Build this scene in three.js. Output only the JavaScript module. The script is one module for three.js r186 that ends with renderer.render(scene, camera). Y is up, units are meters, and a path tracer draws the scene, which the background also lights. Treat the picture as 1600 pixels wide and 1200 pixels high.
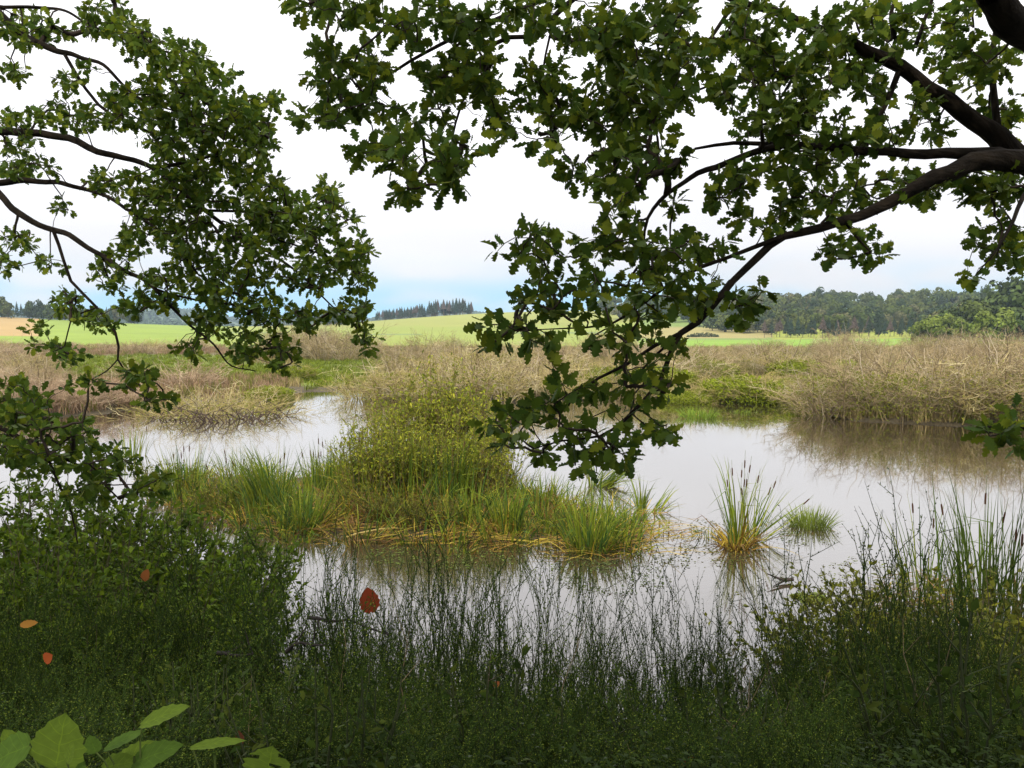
import * as THREE from 'three';
import { ImprovedNoise } from 'three/addons/math/ImprovedNoise.js';

// ---------------------------------------------------------------- camera, sky, sun, exposure
const V = (x, y, z) => new THREE.Vector3(x, y, z);
const R = Math.PI / 180;
const scene = new THREE.Scene();
const camera = new THREE.PerspectiveCamera(52, 4 / 3, 0.05, 9000);
const EYE = 4.0, PITCH = 3.72 * R;                       // eye 4 m above the pond, tipped slightly down
camera.position.set(0, EYE, 0);
camera.rotation.set(-PITCH, 0, 0);
const renderer = new THREE.WebGLRenderer();
renderer.toneMapping = THREE.LinearToneMapping;
renderer.toneMappingExposure = 1.0;
renderer.shadowMap.enabled = true;

const noise = new ImprovedNoise();
const N3 = (x, y, z) => noise.noise(x, y, z);
const fbm = (x, y, z, o = 4) => { let s = 0, a = 0.5, f = 1; for (let i = 0; i < o; i++) { s += a * N3(x * f, y * f, z * f); a *= 0.5; f *= 2.03; } return s; };
const clamp = (x, a = 0, b = 1) => Math.min(b, Math.max(a, x));
const sst = (a, b, x) => { const t = clamp((x - a) / (b - a)); return t * t * (3 - 2 * t); };
const mixn = (a, b, t) => a + (b - a) * t;

{ // hazy overcast: bright cloud thickening upward, thin blue openings low down
  const w = 1024, h = 512, d = new Float32Array(w * h * 4);
  for (let j = 0; j < h; j++) {
    const e = ((j + 0.5) / h - 0.5) * Math.PI, se = Math.sin(e), ce = Math.cos(e);
    for (let i = 0; i < w; i++) {
      const a = ((i + 0.5) / w - 0.5) * 2 * Math.PI;
      const x = ce * Math.cos(a), z = ce * Math.sin(a), up = Math.max(se, 0);
      const L = 2.55 * (1 + 2 * up) / 3;
      const c1 = fbm(x * 2.2 + 5, up * 7, z * 2.2 + 1, 5), c2 = fbm(x * 5, up * 22 + 3, z * 5, 4);
      const v = 1 + 0.22 * c1;
      const open = sst(6, 1.2, e / R) * sst(-0.3, 0.16, c2 + 0.25 * c1 - 0.02 + 0.2 * sst(4, 1.2, e / R));
      const high = sst(0.15, 0.42, c1 + 0.3 * c2) * 0.5 * sst(10, 28, e / R);
      const cl = [L * v * 0.995, L * v * 0.985, L * v * 1.015];
      const bl = [0.33, 0.79, 1.1], bh = [0.62 * L, 0.8 * L, 1.02 * L];
      const o = (j * w + i) * 4;
      for (let k = 0; k < 3; k++) d[o + k] = mixn(mixn(cl[k], bh[k], high), bl[k], open * 0.92);
      d[o + 3] = 1;
    }
  }
  const t = new THREE.DataTexture(d, w, h, THREE.RGBAFormat, THREE.FloatType);
  t.mapping = THREE.EquirectangularReflectionMapping; t.magFilter = THREE.LinearFilter; t.needsUpdate = true;
  scene.background = t; scene.environment = t;
}
const sun = new THREE.DirectionalLight(new THREE.Color(1, 0.92, 0.76), 3.8);
sun.position.set(-26, 58, 42); sun.target.position.set(0, 0, -20);
sun.shadow.radius = 8; sun.castShadow = true;
Object.assign(sun.shadow.camera, { left: -120, right: 120, top: 120, bottom: -120, near: 1, far: 400 });
scene.add(sun, sun.target);
scene.fog = new THREE.FogExp2(new THREE.Color(0.66, 0.84, 1.0), 0.00017);

// ---------------------------------------------------------------- helpers
function RNG(s) { return () => { s |= 0; s = s + 0x6D2B79F5 | 0; let t = Math.imul(s ^ s >>> 15, 1 | s); t = t + Math.imul(t ^ t >>> 7, 61 | t) ^ t; return ((t ^ t >>> 14) >>> 0) / 4294967296; }; }
let rnd = RNG(7);
const rr = (a, b) => a + (b - a) * rnd();
const pick = (a) => a[Math.floor(rnd() * a.length)];
const rdir = () => { const z = rr(-1, 1), a = rr(0, 6.2832), s = Math.sqrt(1 - z * z); return V(s * Math.cos(a), z, s * Math.sin(a)); };
const F = 600 / Math.tan(26 * R), CP = Math.cos(PITCH), SP = Math.sin(PITCH);
// sight line through a spot of the 1600 x 1200 photograph, met at a distance ahead (at) or on a level (on)
function sight(u, v) { const x = (u - 800) / F, y = (600 - v) / F; return V(x, y * CP - SP, -(CP + y * SP)); }
function at(u, v, dist) { const s = sight(u, v); return s.multiplyScalar(dist / -s.z).add(V(0, EYE, 0)); }
function on(u, v, level = 0) { const s = sight(u, v); return s.multiplyScalar((level - EYE) / s.y).add(V(0, EYE, 0)); }
function seen(p) { const y = p.y - EYE, zc = -(p.z * CP + y * SP) , yc = y * CP - p.z * SP; const q = -p.z * CP - y * SP; return q > 0.05 ? [800 + F * p.x / q, 600 - F * (y * CP - p.z * SP) / q] : null; }

const taken = {};
function numbered(n) { const k = taken[n] = (taken[n] ?? -1) + 1; return k ? `${n}_${String(k).padStart(3, '0')}` : n; }
function meta(o, label, category, group) { o.userData = { label, category }; if (group) o.userData.group = group; return o; }
function thing(name, label, category, p = V(0, 0, 0), group) { const o = new THREE.Group(); o.name = numbered(name); o.position.copy(p); scene.add(o); return meta(o, label, category, group); }
function again(proto, label, p, turn, scale, group) { const c = proto.clone(); c.name = numbered(proto.name); scene.add(c); c.position.copy(p); c.rotation.set(0, turn, 0); c.scale.copy(scale.isVector3 ? scale : V(scale, scale, scale)); return meta(c, label, proto.userData.category, group); }
function part(name, geo, mat, parent, kind) { const m = new THREE.Mesh(geo, mat); m.name = name; m.castShadow = m.receiveShadow = true; parent.add(m); if (kind) m.userData.kind = kind; return m; }
function single(name, geo, mat, label, category, group) { const m = part(numbered(name), geo, mat, scene); return meta(m, label, category, group); }
function structure(name, geo, mat) { return part(name, geo, mat, scene, 'structure'); }
function many(name, geo, mat, list, parent, kind = 'stuff') {   // list of [matrix, colour]
  const m = new THREE.InstancedMesh(geo, mat, list.length); m.name = parent === scene ? numbered(name) : name;
  list.forEach(([mx, c], i) => { m.setMatrixAt(i, mx); if (c) m.setColorAt(i, c); });
  m.castShadow = m.receiveShadow = true; m.userData.kind = kind; parent.add(m); return m;
}
class Shape {
  constructor() { this.p = []; this.n = []; this.c = []; this.t = []; this.i = []; this.tint = [1, 1, 1]; }
  v(p, n, u = 0, w = 0) { this.p.push(p.x, p.y, p.z); this.n.push(n.x, n.y, n.z); this.c.push(...this.tint); this.t.push(u, w); return this.p.length / 3 - 1; }
  f(a, b, c) { this.i.push(a, b, c); }
  tube(pts, rad, sides = 4) {
    let up = V(0.31, 0.2, 0.93), prev = -1, len = 0;
    for (let k = 0; k < pts.length; k++) {
      const t = pts[Math.min(k + 1, pts.length - 1)].clone().sub(pts[Math.max(k - 1, 0)]).normalize();
      const a = up.clone().cross(t); if (a.lengthSq() < 1e-6) a.set(1, 0, 0); a.normalize(); const b = t.clone().cross(a); up = b.clone().cross(t).negate().lengthSq() ? b.clone() : up; up = t.clone().cross(a).cross(t).length() ? a.clone().cross(t).negate() : up;
      if (k) len += pts[k].distanceTo(pts[k - 1]);
      const start = this.p.length / 3, r = typeof rad === 'function' ? rad(k / (pts.length - 1), k) : rad[k];
      for (let s = 0; s <= (sides > 5 ? sides : sides - 1); s++) { const q = s / sides * 6.28319, n = a.clone().multiplyScalar(Math.cos(q)).addScaledVector(b, Math.sin(q)); this.v(pts[k].clone().addScaledVector(n, r), n, s / sides * 6.28 * r, len); }
      if (k) for (let s = 0; s < sides; s++) { const m = sides > 5 ? sides + 1 : sides, s2 = (s + 1) % m; this.f(prev + s, start + s, prev + s2); this.f(prev + s2, start + s, start + s2); }
      prev = start;
    }
    return this;
  }
  diamond(c, dir, nrm, len, wid) {   // small leaf: folded rhomb from its stalk c
    const s = dir.clone().cross(nrm).normalize(), m = c.clone().addScaledVector(dir, len * 0.45).addScaledVector(nrm, len * 0.06), tip = c.clone().addScaledVector(dir, len).addScaledVector(nrm, -len * 0.1);
    const a = this.v(c, nrm), b = this.v(m.clone().addScaledVector(s, wid / 2), nrm.clone().addScaledVector(s, 0.3).normalize()), d = this.v(m.clone().addScaledVector(s, -wid / 2), nrm.clone().addScaledVector(s, -0.3).normalize()), e = this.v(tip, nrm);
    this.f(a, d, b); this.f(b, d, e); return this;
  }
  blade(base, az, tilt, len, wid, bend, seg = 5, kink = 0) {   // grass or cattail leaf, leaning by tilt and arching by bend
    const side = V(Math.cos(az + 1.5708), 0, Math.sin(az + 1.5708)).multiplyScalar(1); let p = base.clone(), el = Math.PI / 2 - tilt, last = null;
    const tw = rr(-0.6, 0.6);
    for (let k = 0; k <= seg; k++) {
      const t = k / seg, w = wid * Math.min(1, 0.55 + t * 2.2) * (1 - Math.pow(t, 2.4) * 0.96) / 2;
      const dir = V(Math.cos(az) * Math.cos(el), Math.sin(el), Math.sin(az) * Math.cos(el));
      const s = side.clone().applyAxisAngle(dir, tw * t + tw), n = s.clone().cross(dir).normalize();
      const a = this.v(p.clone().addScaledVector(s, w), n), b = this.v(p.clone().addScaledVector(s, -w), n);
      if (last) { this.f(last[0], last[1], a); this.f(a, last[1], b); }
      last = [a, b]; p = p.clone().addScaledVector(dir, len / seg); el -= bend / seg * (0.4 + 1.2 * t); if (kink && k === Math.floor(seg * 0.6)) el -= kink;
    }
    return this;
  }
  geo(colors = true) {
    const P = this.p, Q = this.n, I = this.i;   // every face turned the way its normals point
    for (let k = 0; k < I.length; k += 3) {
      const a = I[k] * 3, b = I[k + 1] * 3, c = I[k + 2] * 3, ux = P[b] - P[a], uy = P[b + 1] - P[a + 1], uz = P[b + 2] - P[a + 2], vx = P[c] - P[a], vy = P[c + 1] - P[a + 1], vz = P[c + 2] - P[a + 2];
      if ((uy * vz - uz * vy) * (Q[a] + Q[b] + Q[c]) + (uz * vx - ux * vz) * (Q[a + 1] + Q[b + 1] + Q[c + 1]) + (ux * vy - uy * vx) * (Q[a + 2] + Q[b + 2] + Q[c + 2]) < 0) { const t = I[k + 1]; I[k + 1] = I[k + 2]; I[k + 2] = t; }
    }
    const g = new THREE.BufferGeometry();
    g.setAttribute('position', new THREE.Float32BufferAttribute(this.p, 3)); g.setAttribute('normal', new THREE.Float32BufferAttribute(this.n, 3));
    g.setAttribute('uv', new THREE.Float32BufferAttribute(this.t, 2)); if (colors) g.setAttribute('color', new THREE.Float32BufferAttribute(this.c, 3));
    g.setIndex(this.i); return g;
  }
}
function curve(a, b, sag, k = 4, wob = 0.05) { const o = [a.clone()], L = a.distanceTo(b); for (let i = 1; i < k; i++) { const t = i / k; o.push(a.clone().lerp(b, t).add(V(rr(-1, 1) * wob * L, sag * L * 4 * t * (1 - t) + rr(-1, 1) * wob * L, rr(-1, 1) * wob * L))); } o.push(b.clone()); return o; }

function grey(w, h, fn) { const d = new Uint8Array(w * h * 4); for (let j = 0; j < h; j++) for (let i = 0; i < w; i++) { const c = fn(i / w, j / h), o = (j * w + i) * 4; for (let k = 0; k < 3; k++) d[o + k] = clamp(Array.isArray(c) ? c[k] : c) * 255; d[o + 3] = 255; } const t = new THREE.DataTexture(d, w, h); t.wrapS = t.wrapT = THREE.RepeatWrapping; t.magFilter = THREE.LinearFilter; t.needsUpdate = true; return t; }
const per = (x, y, f, s) => { const a = x * 6.28319, b = y * 6.28319, q = f / 6.28319; return fbm(Math.cos(a) * q + s, Math.sin(a) * q + Math.cos(b) * q * 1.3, Math.sin(b) * q * 1.3 + s * 2, 4); };

// ---------------------------------------------------------------- materials
const col = (r, g, b) => new THREE.Color().setRGB(r, g, b);
const barkBump = grey(256, 512, (x, y) => 0.5 + 0.9 * per(x, y * 0.35, 22, 3) + 0.3 * per(x, y, 40, 9)); barkBump.repeat.set(1.6, 0.9);
const barkTone = grey(256, 256, (x, y) => { const q = 0.72 + 0.5 * per(x, y, 9, 5); return [q, q * 0.98, q * 0.94]; }); barkTone.colorSpace = THREE.SRGBColorSpace; barkTone.repeat.set(1.6, 0.9);
const std = (c, rough = 0.85, o = {}) => new THREE.MeshPhysicalMaterial({ color: c, roughness: rough, specularIntensity: 0.3, side: THREE.DoubleSide, ...o });
const leafy = (c, through = 0.4, o = {}) => new THREE.MeshPhysicalMaterial({ color: c, roughness: 0.95, transmission: through, thickness: 0, specularIntensity: 0.15, side: THREE.DoubleSide, ...o });
const M = {
  bark: std(col(0.032, 0.025, 0.019), 0.95, { bumpMap: barkBump, bumpScale: 0.012, map: barkTone }),
  twig: std(col(0.04, 0.03, 0.024), 0.9),
  oakLeaf: [col(0.072, 0.118, 0.012), col(0.095, 0.138, 0.012), col(0.052, 0.096, 0.014), col(0.15, 0.18, 0.014)].map((c) => leafy(c, 0.42)),
  oakMass: leafy(col(1, 1, 1), 0.42),
  mixed: leafy(col(1, 1, 1), 0.25, { vertexColors: true }),
  blade: leafy(col(1, 1, 1), 0.3, { vertexColors: true, roughness: 0.8 }),
  wood: std(col(1, 1, 1), 0.9, { vertexColors: true }),
  head: std(col(0.07, 0.035, 0.018), 0.95),
  far: std(col(1, 1, 1), 0.95, { vertexColors: true }),
};

// ---------------------------------------------------------------- ground and pond
const shore = [[-700, 650], [-100, 656], [60, 654], [140, 648], [240, 637], [400, 626], [460, 612], [555, 609], [600, 624], [760, 630], [900, 626], [1000, 622], [1060, 625], [1250, 627], [1268, 642], [1330, 657], [1450, 663], [1600, 669], [1800, 676], [2300, 690]].map(([u, v]) => { const p = on(u, v); return [p.x, p.z]; })
  .concat([[40, -18], [26, -15], [14, -10.5], [8, -7.4], [4, -6.4], [0, -6.1], [-4, -6.5], [-7, -8], [-10, -10.2], [-16, -15], [-34, -22]]);
const isle = [[240, 770], [330, 800], [420, 822], [520, 838], [640, 846], [770, 848], [880, 842], [905, 866], [990, 862], [1015, 842], [955, 818], [895, 796], [830, 764], [760, 738], [600, 732], [420, 745], [290, 742]].map(([u, v]) => { const p = on(u, v); return [p.x, p.z]; });
function sdist(poly, x, z) { // negative inside
  let d = 1e9, ins = false;
  for (let i = 0, j = poly.length - 1; i < poly.length; j = i++) {
    const [x1, z1] = poly[i], [x2, z2] = poly[j], ex = x2 - x1, ez = z2 - z1, t = clamp(((x - x1) * ex + (z - z1) * ez) / (ex * ex + ez * ez));
    const dx = x - x1 - ex * t, dz = z - z1 - ez * t; d = Math.min(d, dx * dx + dz * dz);
    if ((z1 > z) !== (z2 > z) && x < (x2 - x1) * (z - z1) / (z2 - z1) + x1) ins = !ins;
  }
  return ins ? -Math.sqrt(d) : Math.sqrt(d);
}
const bell = (x, z, cx, cz, sx, sz) => Math.exp(-0.5 * (((x - cx) / sx) ** 2 + ((z - cz) / sz) ** 2));
function farRise(x, z) {
  const r = Math.hypot(x, z), s = x / Math.max(1, -z);
  let h = sst(120, 260, r) * 0.5;
  h += 17 * bell(x, z, -430, -470, 150, 170);
  h += 15 * bell(x, z, -10, -760, 130, 150);
  h += 25 * bell(x, z, 400, -690, 260, 150) + 1.5 * bell(x, z, 260, -300, 80, 70);
  if (r > 900) { const a = Math.atan2(x, -z); h += sst(1100, 2500, r) * (50 + 42 * N3(a * 7.5 + 2, 0.3, 0) + 16 * N3(a * 23, 4, 0) + 8 * N3(x / 200, z / 200, 7)); }
  return h;
}
function height(x, z) {
  const r = Math.hypot(x, z), s = r < 130 ? sdist(shore, x, z) : 50;
  const n = fbm(x * 0.35, 2, z * 0.35, 3), n2 = r < 60 ? N3(x * 1.7, 8, z * 1.7) : 0;
  if (s < 0) {
    let h = -0.04 - Math.min(0.7, -s * 0.18);
    const i = r < 40 ? sdist(isle, x, z) : 9;
    if (i < 0.5) h = Math.max(h, mixn(-0.1, 0.025, sst(0.3, -0.25, i)) + 0.04 * n2 + 0.02 * n);
    return h;
  }
  const near = Math.min(2.35, s * 0.62) + 0.1 * n + 0.04 * n2;
  const flat = Math.min(0.16, s * 0.12) + 0.07 + 0.06 * n;
  const back = sst(-26, -19, z - Math.max(0, Math.abs(x) - 26) * 0.5) * (r < 130 ? 1 : 0);
  return mixn(flat, near, z > -24 ? back : 0) + (r > 90 ? farRise(x, z) : 0);
}
function groundTone(x, z) {
  const r = Math.hypot(x, z), n = fbm(x * 0.6, 5, z * 0.6, 3), n2 = fbm(x * 0.03, 1, z * 0.03, 3);
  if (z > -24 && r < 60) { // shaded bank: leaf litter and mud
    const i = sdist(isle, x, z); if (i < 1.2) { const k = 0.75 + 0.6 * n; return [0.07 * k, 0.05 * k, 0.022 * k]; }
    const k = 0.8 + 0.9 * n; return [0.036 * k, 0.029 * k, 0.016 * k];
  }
  const g = sst(-0.2, 0.25, n + n2);
  const marsh = [mixn(0.13, 0.1, g), mixn(0.1, 0.12, g), mixn(0.045, 0.02, g)];
  const d = -z, a = x / Math.max(1, d);
  if (r < 75 && sdist(shore, x, z) < 1.8) { const k = 0.8 + 0.7 * n; return [0.085 * k, 0.065 * k, 0.032 * k]; }
  if (d < 40 || z > 0) return marsh;
  const meadow = inMeadow(x, z); let c = meadow ? [0.13 + 0.05 * n, 0.165 + 0.06 * n, 0.014] : marsh;
  const stripe = (t) => { const k = 1 + 0.18 * fbm(x * 0.02, t, z * 0.06, 3) + 0.12 * N3(x * 0.01, 3, z * 0.12); return k; };
  if (r > 185 + 22 * N3(x * 0.02, 9, 0)) {
    const k = stripe(1);
    c = [0.14 * k, 0.2 * k, 0.03 * k];
    if (a < -0.36) { c = d > 285 + x * 0.04 && a < -0.6 + 0.02 * N3(d * 0.02, 1, 2) ? [0.33 * k, 0.22 * k, 0.075 * k] : [0.18 * k, 0.25 * k, 0.016 * k]; }
    else if (a < 0.16) { c = d > 520 ? [0.21 * k, 0.225 * k, 0.035 * k] : [0.2 * k, 0.24 * k, 0.026 * k]; if (Math.abs(d - 420 - x * 0.15) < 7) c = [0.12, 0.17, 0.05]; }
    else { if (d > 330 && d < 480 && a < 0.34) c = [0.25 * k, 0.21 * k, 0.06 * k]; if (d > 300 && a > 0.33) c = [0.23 * k, 0.26 * k, 0.022 * k]; if (d < 290) c = [0.16 * k, 0.27 * k, 0.014 * k]; }
  }
  if (r > 1000) { const t = sst(1000, 1300, r), k = 1 + 0.5 * N3(x / 90, 1, z / 90); c = [mixn(c[0], 0.05 * k, t), mixn(c[1], 0.08 * k, t), mixn(c[2], 0.04 * k, t)]; }
  return c;
}
function inMeadow(x, z) { // the wet green grass patches between the thickets
  const d = -z, u = 800 + F * x / d; if (d < 40 || d > 150) return false;
  const w = 26 * N3(x * 0.12, 4, z * 0.12);
  return (u > 465 + w && u < 600 + w && d < 104) || (u > 90 + w && u < 470 && d > 62 && d < 128 && N3(x * 0.05, 6, z * 0.05) > -0.28) || (u > 900 && u < 1010 && d > 64 && d < 82);
}
{
  const angs = []; for (let i = 0; i <= 430; i++) angs.push(-43 + i * 0.2); for (let i = 1; i < 70; i++) angs.push(43 + i * (274 / 70));
  const rad = [0]; for (let r = 0.5; r < 3400; r *= 1.042) rad.push(r);
  const p = [], c = [], t = [], idx = [], A = angs.length;
  for (const r of rad) for (const a of angs) {
    const x = r * Math.sin(a * R), z = -r * Math.cos(a * R);
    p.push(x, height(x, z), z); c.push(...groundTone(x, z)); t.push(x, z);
  }
  for (let j = 0; j < rad.length - 1; j++) for (let i = 0; i < A; i++) { const a = j * A + i, b = j * A + (i + 1) % A, e = a + A, f = b + A; if (j) idx.push(a, b, e); idx.push(b, f, e); }
  const g = new THREE.BufferGeometry(); g.setAttribute('position', new THREE.Float32BufferAttribute(p, 3)); g.setAttribute('color', new THREE.Float32BufferAttribute(c, 3)); g.setAttribute('uv', new THREE.Float32BufferAttribute(t, 2)); g.setIndex(idx); g.computeVertexNormals();
  const bm = grey(512, 512, (x, y) => 0.5 + 0.8 * per(x, y, 26, 2)); bm.repeat.set(0.35, 0.35);
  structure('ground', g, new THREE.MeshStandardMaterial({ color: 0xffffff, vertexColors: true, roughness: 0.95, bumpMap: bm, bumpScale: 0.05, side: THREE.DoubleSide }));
  // pond: murky, still, with the faintest ripple
  const wp = new THREE.PlaneGeometry(230, 130, 1, 1); wp.rotateX(-Math.PI / 2); const uv = wp.attributes.uv; for (let i = 0; i < 4; i++) uv.setXY(i, wp.attributes.position.getX(i), wp.attributes.position.getZ(i)); wp.translate(0, 0, -68);
  const rip = grey(1024, 1024, (x, y) => 0.5 + 0.55 * per(x, y, 30, 4) + 0.35 * per(x, y, 75, 8)); rip.repeat.set(0.14, 0.2);
  structure('pond_water', wp, new THREE.MeshPhysicalMaterial({ color: col(0.05, 0.037, 0.022), roughness: 0.04, ior: 1.75, clearcoat: 1, clearcoatRoughness: 0.03, bumpMap: rip, bumpScale: 0.0022, side: THREE.DoubleSide }));
}
const land = (x, z, y = 0) => V(x, height(x, z) + y, z);
console.log('ground');

// ---------------------------------------------------------------- far woods
function broadTree(seed, tone, w = 1) {
  rnd = RNG(seed); const g = new THREE.Group();
  const s = new Shape(), lumps = [];
  for (let k = 0; k < 18; k++) { const a = rr(0, 6.28), q = Math.sqrt(rnd()), y = rr(2.2, 10.6), f = Math.sqrt(Math.max(0.05, 1 - ((y - 5.6) / 6) ** 2)); lumps.push([V(Math.cos(a) * q * 4.2 * f * w, y, Math.sin(a) * q * 3.6 * f * w), rr(1.5, 2.4)]); }
  for (const [c, r] of lumps) { const k0 = rr(0.65, 1.3); for (let i = 0; i < 74; i++) { const n = rdir(); if (n.y < -0.55) continue; const k = k0 * rr(0.75, 1.25); s.tint = [tone[0] * k, tone[1] * k, tone[2] * k]; const p = c.clone().addScaledVector(n, r * rr(0.82, 1.12)), nn = n.clone().add(rdir().multiplyScalar(0.55)).normalize(); const d = rdir().cross(nn).normalize(); s.diamond(p.addScaledVector(d, -0.4), d, nn, rr(0.9, 1.5), rr(0.7, 1.2)); } }
  part('crown', s.geo(), M.far, g);
  const t = new Shape(); t.tint = [0.09, 0.075, 0.06]; t.tube([V(0, -0.5, 0), V(0.05, 3, 0.05), V(0, 7, 0)], [0.32, 0.22, 0.1], 5); part('trunk', t.geo(), M.wood, g);
  g.userData.category = 'tree'; return g;
}
function spruce(seed, tone, bare = 0.2, H = 13) {
  rnd = RNG(seed); const g = new THREE.Group(), s = new Shape();
  for (let i = 0; i < 420; i++) { const t = Math.pow(rnd(), 0.8), y = H * (bare + (1 - bare) * t), r = (1 - t) * H * 0.2 + 0.16, a = rr(0, 6.28), k = rr(0.65, 1.3); s.tint = [tone[0] * k, tone[1] * k, tone[2] * k]; const d = V(Math.cos(a), -0.35, Math.sin(a)).normalize(), n = V(Math.cos(a) * 0.5, 1, Math.sin(a) * 0.5).normalize(); s.diamond(V(Math.cos(a) * r * 0.2, y, Math.sin(a) * r * 0.2), d, n, r * rr(0.7, 1.15), r * 0.42 + 0.14); }
  part('crown', s.geo(), M.far, g);
  const t = new Shape(); t.tint = [0.15, 0.12, 0.1]; t.tube([V(0, -0.5, 0), V(0, H * 0.5, 0), V(0, H, 0)], [0.17, 0.11, 0.02], 5);
  for (let i = 0; i < 26; i++) { const y = rr(0.1, bare + 0.1) * H, a = rr(0, 6.28), L = rr(0.5, 1.3); t.tube([V(0, y, 0), V(Math.cos(a) * L, y - 0.2, Math.sin(a) * L)], [0.04, 0.02], 3); }
  part('trunk', t.geo(), M.wood, g); g.userData.category = 'tree'; return g;
}
const broads = [broadTree(11, [0.05, 0.072, 0.02], 1.2), broadTree(12, [0.09, 0.108, 0.028], 1.25), broadTree(13, [0.032, 0.05, 0.02], 1.1), broadTree(14, [0.1, 0.1, 0.042], 1.1), broadTree(16, [0.065, 0.085, 0.018], 1.3)];
const pale = broadTree(15, [0.11, 0.14, 0.025], 1.1);
const spruces = [spruce(21, [0.03, 0.055, 0.036]), spruce(22, [0.035, 0.055, 0.034], 0.32), spruce(23, [0.11, 0.085, 0.07], 0.45)];
function plantTree(protos, x, z, s, label, group, sink = 0.4) { const p = Array.isArray(protos) ? pick(protos) : protos; p.name = spruces.includes(p) ? 'spruce_tree' : 'broadleaf_tree'; const sv = V(s * rr(0.88, 1.15), s * rr(0.88, 1.12), s * rr(0.88, 1.15)); return again(p, label, land(x, z, -sink), rr(0, 6.28), sv, group); }
rnd = RNG(31);
{
  const G1 = 'trees of the wooded hillside on the right';
  let n = 0;
  for (let k = 0; k < 2000 && n < 280; k++) { const d = rr(352, 700), u = rr(930, 1640), x = (u - 800) / F * d; const edge = mixn(540, 352, sst(1000, 1200, u)); if (d < edge) continue; plantTree(broads, x, -d, rr(0.85, 1.25) * mixn(0.82, 1.15, sst(352, 600, d)), 'hazy green broadleaf tree in the wood on the right hillside', G1); n++; }
  for (let k = 0; k < 36; k++) { const u = 1195 + k * 7.2 + rr(-4, 4), d = rr(325, 348); plantTree(spruces[(u < 1225 && u > 1205) || rnd() < 0.22 ? 2 : rnd() < 0.5 ? 0 : 1], (u - 800) / F * d, -d, rr(0.55, 0.8), 'dark conifer at the lower edge of the right hillside wood', 'conifers along the foot of the right hillside'); }
  for (let k = 0; k < 40; k++) { const u = rr(1440, 1660), d = rr(235, 330), x = (u - 800) / F * d; plantTree(u > 1530 && rnd() < 0.35 ? spruces[0] : broads, x, -d, mixn(0.7, 1.7, sst(1430, 1600, u)) * rr(0.85, 1.1), 'green tree in the nearer wood at the right edge', 'nearer trees at the right edge'); }
  for (const [u, d, s] of [[1432, 228, 0.5], [1452, 224, 0.62], [1474, 230, 0.7], [1498, 226, 0.6], [1536, 205, 0.68], [1566, 208, 0.76]]) plantTree(pale, (u - 800) / F * d, -d, s, 'pale yellow green tree in front of the right wood', 'pale trees in front of the right wood');
  for (let k = 0; k < 120; k++) { const t = rnd(), u = mixn(588, 738, t), d = rr(690, 760) + 30 * t; plantTree(spruces[rnd() < 0.55 ? 1 : rnd() < 0.6 ? 2 : 0], (u - 800) / F * d, -d, mixn(0.75, 1.15, sst(0.1, 0.8, t)) * (t > 0.93 ? 0.8 : 1), 'spruce with bare lower trunk in the hilltop stand at the centre', 'spruces of the stand on the central hill'); }
  for (let k = 0; k < 60; k++) { const u = rr(-60, 215), d = rr(455, 560); plantTree(rnd() < 0.3 ? spruces[0] : broads, (u - 800) / F * d, -d, rr(0.6, 0.95), 'dark tree in the wood behind the yellow field on the left', 'trees behind the left field'); }
  for (let k = 0; k < 16; k++) { const u = rr(500, 560), d = rr(560, 640); plantTree(broads, (u - 800) / F * d, -d, rr(0.5, 0.9), 'grey green tree in the small copse left of the central hill', 'copse left of the central hill'); }
  // the far wooded ridges, one mass
  const s = new Shape(); rnd = RNG(33); for (let i = 0; i < 40; i++) { const q = rdir(); q.y = Math.abs(q.y); s.tint = [0.05, 0.08, 0.04]; const d = rdir().cross(q).normalize(); s.diamond(V(q.x * 6, q.y * 10, q.z * 6), d, q, 5, 5); }
  const list = []; for (let k = 0; k < 9000; k++) { const a = rr(-42, 42) * R, r = rr(1250, 3000), x = r * Math.sin(a), z = -r * Math.cos(a); if (N3(x / 260, 2, z / 260) < -0.15) continue; list.push([new THREE.Matrix4().compose(land(x, z, -1), new THREE.Quaternion().setFromAxisAngle(V(0, 1, 0), rr(0, 6)), V(1, 1, 1).multiplyScalar(rr(0.7, 1.3))), null]); }
  const fw = many('distant_wood', s.geo(), M.far, list, scene); fw.userData.label = 'blue hazy wood covering the far ridges'; fw.userData.category = 'wood';
  // dark hedge strip on the right field
  const hs = new Shape(); for (let i = 0; i < 500; i++) { const k = rr(0.7, 1.2); hs.tint = [0.06 * k, 0.07 * k, 0.03 * k]; const x = rr(-7, 7), hh = 1.6 * Math.sqrt(1 - (x / 7.2) ** 2); hs.diamond(V(x, rr(0, hh), rr(-1, 1)), rdir(), V(0, 1, 0.4).normalize(), 0.9, 0.7); }
  const hx = (1098 - 800) / F * 352; const hedge = single('hedge', hs.geo(), M.far, 'short dark hedge on the green field at the right', 'hedge'); hedge.position.copy(land(hx, -352));
}
console.log('woods');

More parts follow.
